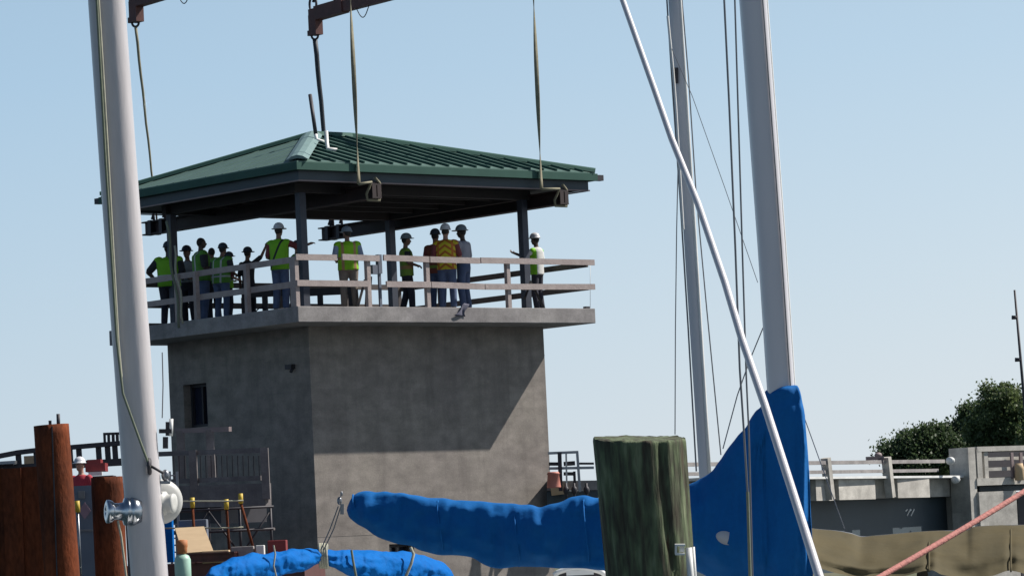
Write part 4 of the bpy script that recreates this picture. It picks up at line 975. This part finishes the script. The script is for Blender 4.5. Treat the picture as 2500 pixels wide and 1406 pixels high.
# grey cabinet with diamond placard
gb = thing('grey_container', 'narrow grey site container with a diamond placard between the rusty piles', 'container', P(205, 1406, 66)*V((1,1,0)))
c1 = P(206, 1186, 66); c2 = P(214, 1330, 66); m_ = MB(); m_.box2(c1 + HR*-.22 + HF*0, c1 + HR*.18)
m_ = MB(); cc = (c1+c2)/2; m_.box(V((cc.x, cc.y, (c1.z + .9)/2)), .40, .9, c1.z - .9, (HR, HF, ZU)); m_.build('body', 'greybox', gb)
m_ = MB(); q = P(207, 1246, 65.5); m_.add([q + RT*.11, q + UP*.15, q - RT*.11, q - UP*.15, q + RT*.11 - FW*.01, q + UP*.15 - FW*.01, q - RT*.11 - FW*.01, q - UP*.15 - FW*.01], [(4,5,6,7), (0,1,5,4), (1,2,6,5), (2,3,7,6), (3,0,4,7)]); m_.build('placard', mat('faded_placard', (.30, .18, .22), .6), gb)
m_ = MB(); q = P(199, 1207, 65.5); m_.box(q, .11, .02, .13, (RT, FW, UP)); m_.build('label_plate', 'steel', gb)
m_ = MB(); m_.box(P(207, 1294, 65.5), .30, .02, .03, (RT, FW, UP)); m_.build('handle', 'steel', gb)
m_ = MB(); m_.tube([P(188, 1222, 64.5), P(190, 1250, 64.5)], .045, 8); m_.build('lamp_cap', 'yellow', gb)
m_ = MB(); m_.tube([P(190, 1250, 64.5), P(198, 1406, 64.5)], .02, 8); m_.build('pole', 'steel', gb)
# worker in red
pr_ = P(196, 1119, 70); hh = 1.75
person('person in red top and pale helmet working behind the tallest pile', V((pr_.x, pr_.y, pr_.z - hh)), turn(150), h=hh, shirt='redshirt' if 'redshirt' in M else 'sh_red', trousers='darkcloth', hat='hat_white', larm='bent', rarm='bent', skin='skin_pale')

# ------------------------------------------------------------------ work barge with its load in front of the tower
zdk = P(500, 1372, 68).z
bg_ = thing('work_barge', 'rust brown steel work barge moored below the tower', 'barge', P(430, 1406, 70)*V((1,1,0)))
p0, p1 = P(150, 1372, 70), P(760, 1372, 70)
m_ = MB(); cc = (p0+p1)/2; m_.box(V((cc.x, cc.y, zdk/2 + .0)) + HF*1.2, (p1-p0).length, 7.0, zdk, (HR, HF, ZU)); m_.build('hull', 'rust_beam', bg_)
m_ = MB()
for i in range(3): m_.ibeam(V((P(462,1380-8*i,67.6).x, P(462,1380,67.6).y, zdk + .09 + .17*0)) + HF*(.4*i), V((P(575,1380,67.6).x, P(575,1380,67.6).y, zdk+.09)) + HF*(.4*i), .16, .17, .025)
m_.build('deck_beams', 'rust_beam', bg_)
def deckpt(px, d): q = P(px, 1372, d); return V((q.x, q.y, zdk))
for k, (px, py, bx, by, lb) in enumerate(((470,1214,477,1345,'leftmost rusty stanchion with a yellow cap on the barge'), (553,1218,560,1345,'middle stanchion with a yellow cap on the barge'), (588,1204,622,1350,'leaning right hand stanchion with a yellow cap on the barge'))):
    d = 69.; t = thing('stanchion', lb, 'stanchion', deckpt(bx, d), 'capped stanchions on the barge')
    a = P(px, py+24, d); b = P(bx, by, d); b2 = a + (b-a)*((a.z - zdk)/(a.z - b.z)); m_ = MB(); m_.tube([a, b2], .026, 8); m_.build('pole', 'rust', t)
    m_ = MB(); m_.tube([P(px-1, py, d), a + (a-P(px,py,d))*.05], .045, 10); m_.build('cap', 'yellow', t)
for yy, lb in ((1222, 'upper wire strung between the capped stanchions'), (1287, 'lower wire strung between the capped stanchions')):
    m_ = MB(); m_.tube([P(400, yy+2, 68.95), P(472, yy+1, 68.95), P(555, yy+1, 68.95), P(594, yy-1, 68.95)], .014, 6); tag(m_.build('guard_wire', 'rope', None, P(472, yy, 69)), lb, 'wire')
# plywood sheet leaning, white box, concrete blocks, tank
def slabq(name, mt, q, d0, d1, label, cat, th=.04):
    """sheet with four sighted corners (top-left, top-right, bottom-right, bottom-left)"""
    a = [P(q[0][0], q[0][1], d1), P(q[1][0], q[1][1], d1), P(q[2][0], q[2][1], d0), P(q[3][0], q[3][1], d0)]
    n = (a[1]-a[0]).cross(a[3]-a[0]).normalized()*th; m_ = MB(); m_.add(a + [p + n for p in a], [(0,1,2,3), (7,6,5,4), (0,4,5,1), (1,5,6,2), (2,6,7,3), (3,7,4,0)])
    return tag(m_.build(name, mt, None, V((a[3].x, a[3].y, zdk))), label, cat)
slabq('plywood_sheet', 'ply', [(427,1288), (498,1284), (521,1344), (446,1349)], 67.9, 68.6, 'pale plywood sheet leaning on the barge beside the thick left mast', 'plywood')
def dbox(name, mt, x0, x1, y0, y1, d, label, cat, dep=.4, base=None):
    a = P(x0, y1, d); b = P(x1, y1, d); c = P((x0+x1)/2, y0, d); h = c.z - (a.z+b.z)/2; cc = (a+b)/2
    m_ = MB(); m_.box(V((cc.x, cc.y, cc.z + h/2)) + HF*dep/2, (b-a).length, dep, h, (HR, HF, ZU)); o = m_.build(name, mt, None, V((cc.x, cc.y, cc.z)))
    bv = o.modifiers.new('b', 'BEVEL'); bv.width = .012; bv.segments = 2
    return tag(o, label, cat)
dbox('cooler', 'greybox', 440, 508, 1268, 1372, 69.6, 'grey green locker standing behind the plywood sheet', 'locker')
dbox('timber_block', 'sh_white' if False else 'ply', 494, 560, 1343, 1373, 67.6, 'pale timber block lying behind the first stanchion foot', 'block', .3)
dbox('concrete_block', 'slab', 565, 620, 1333, 1373, 68.4, 'dull grey concrete block beside the leaning stanchion', 'block', .3)
dbox('white_crate', 'white', 626, 646, 1330, 1373, 68.4, 'small white crate right of the leaning stanchion', 'crate', .3)
mt_ = thing('gas_cylinder', 'mint green gas cylinder with an orange brown cap beside the left mast', 'cylinder', deckpt(446, 66.5)); 
q0 = P(445, 1352, 66.5); q1 = P(449, 1440, 66.5); m_ = MB(); rr = 20/ppm(66.5); m_.lathe(V((q0.x, q0.y, zdk-1.0)), ZU, [(0, rr), (q0.z-zdk+.9, rr), (q0.z-zdk+.97, rr*.8), (q0.z-zdk+1.0, rr*.4)], 28); m_.build('body', 'mint', mt_)
m_ = MB(); m_.lathe(V((q0.x, q0.y, q0.z)), ZU, [(0, rr*.4), (.03, rr*.62), (.1, rr*.62), (.14, rr*.7), (.25, rr*.7), (.26, rr*.2)], 20); m_.build('cap', 'orange', mt_)

# scaffold and ladder standing on the barge in the tower's shade
sc_ = thing('scaffold', 'dark braced scaffold in the shade under the bridge approach', 'scaffold', deckpt(560, 73))
xs_ = (432, 508, 584, 660)
for dd in (0, 1.0):
    for px in xs_:
        m_ = MB(); q = P(px, 1240, 73+dd); m_.tube([V((q.x, q.y, zdk)), q], .028, 8); m_.build('standard', 'darksteel', sc_)
m_ = MB()
for k in range(3):
    a, b = (xs_[k], xs_[k+1]) if k % 2 else (xs_[k+1], xs_[k]); qa, qb = P(a, 1246, 73), P(b, 1246, 73); m_.tube([qa, V((qb.x, qb.y, zdk+.1))], .02, 6)
m_.build('brace', 'darksteel', sc_)
for y in (1246, 1300): 
    m_ = MB(); m_.tube([P(424, y+2, 72.95), P(668, y-10, 72.95)], .024, 6); m_.build('ledger', 'darksteel', sc_)
m_ = MB(); m_.bar(P(424, 1301, 73.5), P(668, 1290, 73.5), .9, .05); m_.build('plank', 'darkrail', sc_)
ldr = thing('ladder', 'thin dark ladder rising between the thick left mast and the tower window', 'ladder', deckpt(418, 72))
for px in (414, 432):
    m_ = MB(); m_.bar(P(px, 1150, 72), V((P(px+6, 1372, 72).x, P(px+6, 1372, 72).y, zdk)), .05, .03, HF); m_.build('stile', 'steel', ldr)
m_ = MB()
for y in range(1160, 1366, 17): m_.tube([P(414+(y-1150)*.03, y, 72), P(432+(y-1150)*.03, y, 72)], .014, 6)
m_.build('rungs', 'steel', ldr)
m_ = MB()
for k in range(5): m_.torus(deckpt(520, 68.2) + ZU*(.03 + .035*k), ZU, .24 - .01*(k % 2), .022, 22, 6)
tag(m_.build('hose_coil', 'darksteel', None, deckpt(520, 68.2)), 'coil of dark hose on the barge behind the timber block', 'hose')
dbox('tool_chest', 'redpaint', 655, 700, 1318, 1373, 69.5, 'low dark red tool chest on the barge right of the white crate', 'chest', .5)
dbox('blue_bin', 'brightblue', 402, 424, 1262, 1372, 69.2, 'narrow blue bin just right of the thick left mast', 'bin', .3)

# ------------------------------------------------------------------ the bridge
# left approach: walkway that ends at the shaded side of the tower
DL = 77.5
def LP(px, py, dd=0): return P(px, py, DL - (px-400)*.006 + dd)
bl = thing('bridge_approach', 'shaded concrete bridge approach with railings meeting the left side of the tower', 'bridge', LP(500,1240)*V((1,1,0)))
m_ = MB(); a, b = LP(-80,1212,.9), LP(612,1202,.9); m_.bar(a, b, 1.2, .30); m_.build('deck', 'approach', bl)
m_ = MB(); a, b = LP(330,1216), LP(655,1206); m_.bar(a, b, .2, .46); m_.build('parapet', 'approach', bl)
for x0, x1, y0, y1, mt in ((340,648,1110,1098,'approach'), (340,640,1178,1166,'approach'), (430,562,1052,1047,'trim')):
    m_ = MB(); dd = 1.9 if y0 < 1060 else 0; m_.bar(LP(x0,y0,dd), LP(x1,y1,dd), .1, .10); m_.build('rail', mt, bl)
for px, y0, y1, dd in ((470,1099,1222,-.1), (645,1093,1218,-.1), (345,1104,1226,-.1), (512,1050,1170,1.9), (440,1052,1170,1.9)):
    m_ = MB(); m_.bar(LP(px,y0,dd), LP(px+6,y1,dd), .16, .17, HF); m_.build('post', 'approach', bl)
for px in range(360, 640, 14):
    pass
m_ = MB()
for px in range(424, 640, 13): m_.bar(LP(px,1112,.25), LP(px+2,1172,.25), .02, .02, HF)
m_.build('mesh_infill', 'darksteel', bl)
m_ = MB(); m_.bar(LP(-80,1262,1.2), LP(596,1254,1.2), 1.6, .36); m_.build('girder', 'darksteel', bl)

# right span
DA, DB_ = 94., 111.
def RP(px, py, dd=0): return P(px, py, DA + (px-1700)/800*(DB_-DA) + dd)
def rz(z, px, dd=0):          # bridge point at height z under the sight column px
    v = ray(px, 1200); d = DA + (px-1700)/800*(DB_-DA) + dd; q = CAM + v*d; q.z = z; return q
br = thing('bridge_span', 'concrete bridge span with open railing and sunlit parapet panels at the right', 'bridge', rz(0, 2100))
m_ = MB(); m_.bar(rz(4.80,1640), rz(4.80,2306), .14, .10); m_.build('top_rail', 'slab', br)
m_ = MB(); m_.bar(rz(4.56,1640), rz(4.54,2290), .12, .09); m_.build('mid_rail', 'slab', br)
m_ = MB(); m_.bar(rz(4.43,1640,1.75), rz(4.34,2315,1.75), 1.7, .06); m_.build('curb_edge', 'white', br)  # curb widened into an overhang that shades the recessed deck face
m_ = MB(); m_.bar(rz(4.10,1640,3.0), rz(4.06,2336,3.0), 1.6, .56); m_.build('deck', 'bridge', br)
for x0, x1 in ((1986,2030), (2042,2131), (2186,2264)):
    m_ = MB(); m_.bar(rz(4.08,x0,-.16), rz(4.07,x1,-.16), .16, .60); m_.build('parapet_panel', 'bridge', br)
for px in (1640, 1890, 2026, 2174):
    m_ = MB(); m_.bar(rz(3.80,px,-.5), rz(4.93,px-6,-.5), .22, .20, (rz(4,2300)-rz(4,1700)).normalized()); m_.build('post', 'bridge', br)
m_ = MB(); m_.bar(rz(2.82,1640,2.5), rz(2.76,2345,2.5), .5, 2.0); m_.build('girder', 'fascia', br)
for px in (2066, 2140, 2206, 2300):
    m_ = MB(); m_.bar(rz(2.7,px,1.9), rz(3.72,px,1.9), .06, .05, HR); m_.build('stiffener', 'darksteel', br)
def chalk(px0, y0, n):
    m_ = MB()
    for i in range(n):
        x = px0 + i*9.5; a = RP(x, y0+16, 1.7); b = RP(x+8, y0, 1.7); m_.bar(a, b, .03, .035); 
        m_.bar(RP(x-4, y0+5, 1.7), RP(x+1, y0+1, 1.7), .03, .03)
    return m_.build('chalk_mark', 'white', br)
chalk(2003, 1242, 5); chalk(2146, 1240, 4); chalk(2214, 1242, 2)
for px, y in ((2321,1124), (2334,1170)):
    m_ = MB(); q = RP(px, y, -.4); m_.ball(q, .10, .14, .11); m_.lathe(q, (FW*-1 + RT*-.4).normalized(), [(-.02,.05), (.1,.10), (.14,.11), (.15,.02)], 18); m_.build('lamp', 'white', br)
m_ = MB(); a = RP(2136, 1118, .2); m_.box(a, .5, .2, .1, (HR, HF, ZU)); m_.box(a + HR*.15 - ZU*.08, .15, .2, .14, (HR, HF, ZU)); m_.ball(a + HR*.1 + ZU*.08, .12, .1, .08); m_.build('rail_clamp', 'trim', br)
# pier house at the right end
pb = thing('bridge_pier', 'concrete bridge pier house with railed balcony at the right edge', 'pier', rz(0, 2430))
DP = 108.
def PP(px, py, dd=0): return P(px, py, DP + dd)
YP = PP(2386, 1180).y; XP = PP(2386, 1180).x
def pbox(name, mt, x0, x1, y0, y1, dd, dep):
    a, b = on(x0, (y0+y1)/2, 1, YP+dd), on(x1, (y0+y1)/2, 1, YP+dd)
    t_, u_ = on(x0, y0, 1, YP+dd), on(x0, y1, 1, YP+dd); m_ = MB(); m_.box2((a.x, YP+dd, u_.z), (b.x, YP+dd+dep, t_.z)); return m_.build(name, mt, pb)
zt = PP(2386, 1096).z; yb = on(2337, 1180, 0, XP-.01).y
m_ = MB(); m_.box2((XP-.3, YP+.02, 0), (XP-.002, yb, zt+.06)); m_.build('side_wall', 'bridge', pb)
pbox('balcony_slab', 'bridge', 2386, 2760, 1167, 1185, -.02, 3)
pbox('frame_post', 'bridge', 2386, 2398, 1097, 1167, 0, .25); pbox('frame_post', 'bridge', 2404, 2413, 1103, 1167, .05, .12)
pbox('top_beam', 'bridge', 2386, 2760, 1090, 1102, -.005, .3)
for y in (1120, 1145): pbox('rail', 'bridge', 2413, 2760, y-4, y+4, .06, .08)
pbox('back_wall', 'darksteel', 2390, 2760, 1104, 1166, 2.0, .2)
for x in (2470, 2492, 2530): pbox('upright', 'trim', x, x+6, 1104, 1167, -.08, .06)
pbox('under_slab', 'fascia', 2392, 2760, 1187, 1199, .35, 1.5)
pbox('base_wall', 'bridge', 2396, 2487, 1200, 1420, -.06, 2.2)
pbox('base_recess', 'darksteel', 2489, 2760, 1200, 1420, .9, 1.6)
m_ = MB(); q = on(2490, 1172, 1, YP-.2); m_.lathe(q, ZU, [(0,.13), (.03,.15), (.3,.13), (.32,.14), (.5,.11)], 16); tag(m_.build('barrel', 'ply', None, q), 'tan barrel on the balcony edge of the bridge pier', 'barrel')

# railing and gear between the tower and the piling
mid = thing('gate_frame', 'grey steel gate frame and railing between the tower and the wooden piling', 'gate', P(1400, 1200, 84)*V((1,1,0)))
def mb_(name, mt, pts, w, h, d=84.):
    m_ = MB()
    for i in range(len(pts)-1): m_.bar(P(*pts[i], d), P(*pts[i+1], d), w, h)
    return m_.build(name, mt, mid)
mb_('frame', 'steel', [(1338,1106), (1412,1103)], .05, .06); mb_('frame', 'steel', [(1409,1103), (1416,1200)], .05, .06)
mb_('post', 'darksteel', [(1366,1104), (1369,1198)], .1, .09); mb_('rail', 'steel', [(1340,1143), (1450,1141)], .06, .06, 84.3); mb_('rail', 'darksteel', [(1412,1131), (1450,1131)], .05, .05, 84.2)
mb_('rail', 'darksteel', [(1340,1132), (1366,1132)], .05, .08, 84.2); mb_('rail', 'darksteel', [(1376,1132), (1404,1130)], .05, .1, 84.4); mb_('rail', 'darksteel', [(1376,1156), (1404,1156)], .05, .08, 84.4)
mb_('post', 'darksteel', [(1402,1150), (1404,1198)], .06, .06, 84.1); mb_('post', 'white', [(1382,1104), (1384,1198)], .04, .04, 84.3)
mb_('kerb', 'slab', [(1335,1186), (1460,1184)], .5, .22, 84.8); mb_('kerb', 'ply', [(1345,1196), (1376,1192)], .3, .25, 84.4); mb_('girder', 'fascia', [(1335,1226), (1460,1223)], .6, .5, 84.9)
for px in (1382, 1402, 1432):
    m_ = MB(); q = P(px, 1196, 83.6); m_.ball(q, .07, .07, .1); m_.tube([q - ZU*.3, q + ZU*.16], .03, 8); tag(m_.build('valve', 'darksteel', None, q - ZU*.3), {1382: 'leftmost', 1402: 'middle', 1432: 'rightmost'}[px] + ' of three dark valves above the blue boom cover', 'valve', 'dark valves on the kerb')
m_ = MB(); q = P(1351, 1160, 83.5); m_.lathe(q - ZU*.28, ZU, [(0,.16), (.02,.16), (.3,.13), (.31,.15), (.36,.12)], 16); tag(m_.build('bucket', mat('salmon_bucket', (.55,.2,.15), .6), None, q - ZU*.28), 'salmon coloured bucket against the right edge of the tower', 'bucket')

# slim pole beyond the bridge
pp = thing('antenna_pole', 'thin tall pole with two small brackets in front of the trees', 'pole', P(2500, 1100, 118)*V((1,1,0)))
a, b = P(2477, 708, 118), P(2499, 960, 118); b2 = a + (b-a)*((a.z-.5)/(a.z-b.z)); m_ = MB(); m_.tube([a, b, b2], [.035,.05,.07], 10); m_.build('shaft', 'darksteel', pp)
for x, y in ((2477,775), (2485,878)):
    m_ = MB(); q = P(x, y, 118); m_.tube([q - RT*.09, q + RT*.07], [.07,.06], 10); m_.build('bracket', 'darksteel', pp)

# ------------------------------------------------------------------ trees beyond the bridge
def tree(base, H, blobs, label, mt, seed, n_leaf):
    rnd = random.Random(seed); t = thing('oak_tree', label, 'tree', base, 'trees beyond the bridge')
    m_ = MB(); m_.tube([base, base + ZU*H*.3 + HR*.1, base + ZU*H*.62], [.32,.24,.12], 10); top = base + ZU*H*.45
    for c, r in blobs: m_.tube([base + ZU*H*rnd.uniform(.25,.4), top.lerp(c, .5) , c], [.13,.08,.03], 6)
    m_.build('trunk', 'bark', t)
    vs, fs = [], []; tot = sum(r.x*r.z for c, r in blobs)
    for c, r in blobs:
        clumps = []
        for k in range(int(26*r.x)):
            u = V((rnd.gauss(0,1), rnd.gauss(0,1), rnd.gauss(0,1))).normalized(); rad = rnd.uniform(.55, 1.02); clumps.append((c + V((u.x*r.x, u.y*r.y, u.z*r.z))*rad, rnd.uniform(.22,.5)))
        m = int(n_leaf*r.x*r.z/tot)
        for k in range(m):
            cc, cr_ = clumps[rnd.randrange(len(clumps))]; q = cc + V((rnd.gauss(0,1), rnd.gauss(0,1), rnd.gauss(0,.8)))*cr_*.55
            s = rnd.uniform(.035,.095); a = V((rnd.gauss(0,1), rnd.gauss(0,1), rnd.gauss(0,1))).normalized(); b = a.orthogonal().normalized(); a2 = a.cross(b); o = len(vs)
            vs += [q + b*s, q + a2*s*.6, q - b*s, q - a2*s*.6]; fs.append((o,o+1,o+2,o+3))
    m_ = MB(); m_.add(vs, fs); m_.build('crown', mt, t)
DTc = 150.
def TB(px, py, rpx, rpy, dd=0): return (P(px, py, DTc+dd), V((rpx/ppm(DTc+dd), rpx/ppm(DTc+dd)*1.1, rpy/ppm(DTc+dd))))
def tbase(px, dd=0): q = P(px, 1300, DTc+dd); return V((q.x, q.y, .8))
tree(tbase(2470), 8.2, [TB(2448,968,42,34), TB(2480,1010,50,45), TB(2430,1025,50,38), TB(2470,1075,70,50), TB(2400,1070,45,40), TB(2440,1125,80,40)], 'tallest tree at the right edge, with a pointed clumpy crown', 'leaf', 1, 60000)
tree(tbase(2370,4), 6.5, [TB(2368,1008,34,16,4), TB(2375,1050,45,38,4), TB(2335,1058,35,24,4), TB(2320,1062,30,22,4), TB(2350,1090,60,35,4), TB(2340,1135,70,35,4)], 'middle tree beyond the bridge with gaps in its crown', 'leaf2', 2, 44000)
tree(tbase(2250,2), 5.5, [TB(2265,1065,42,24,2), TB(2225,1082,38,24,2), TB(2290,1090,50,28,2), TB(2180,1104,40,16,2), TB(2240,1105,60,25,2), TB(2240,1135,80,30,2)], 'lowest tree beyond the bridge, leftmost of the wood', 'leaf2', 3, 44000)
tree(tbase(2545,-4), 9., [TB(2560,1000,50,50,-4), TB(2545,1060,60,60,-4), TB(2600,1040,60,60,-4)], 'tree cut by the right edge of the picture behind the pole', 'leaf', 4, 30000)
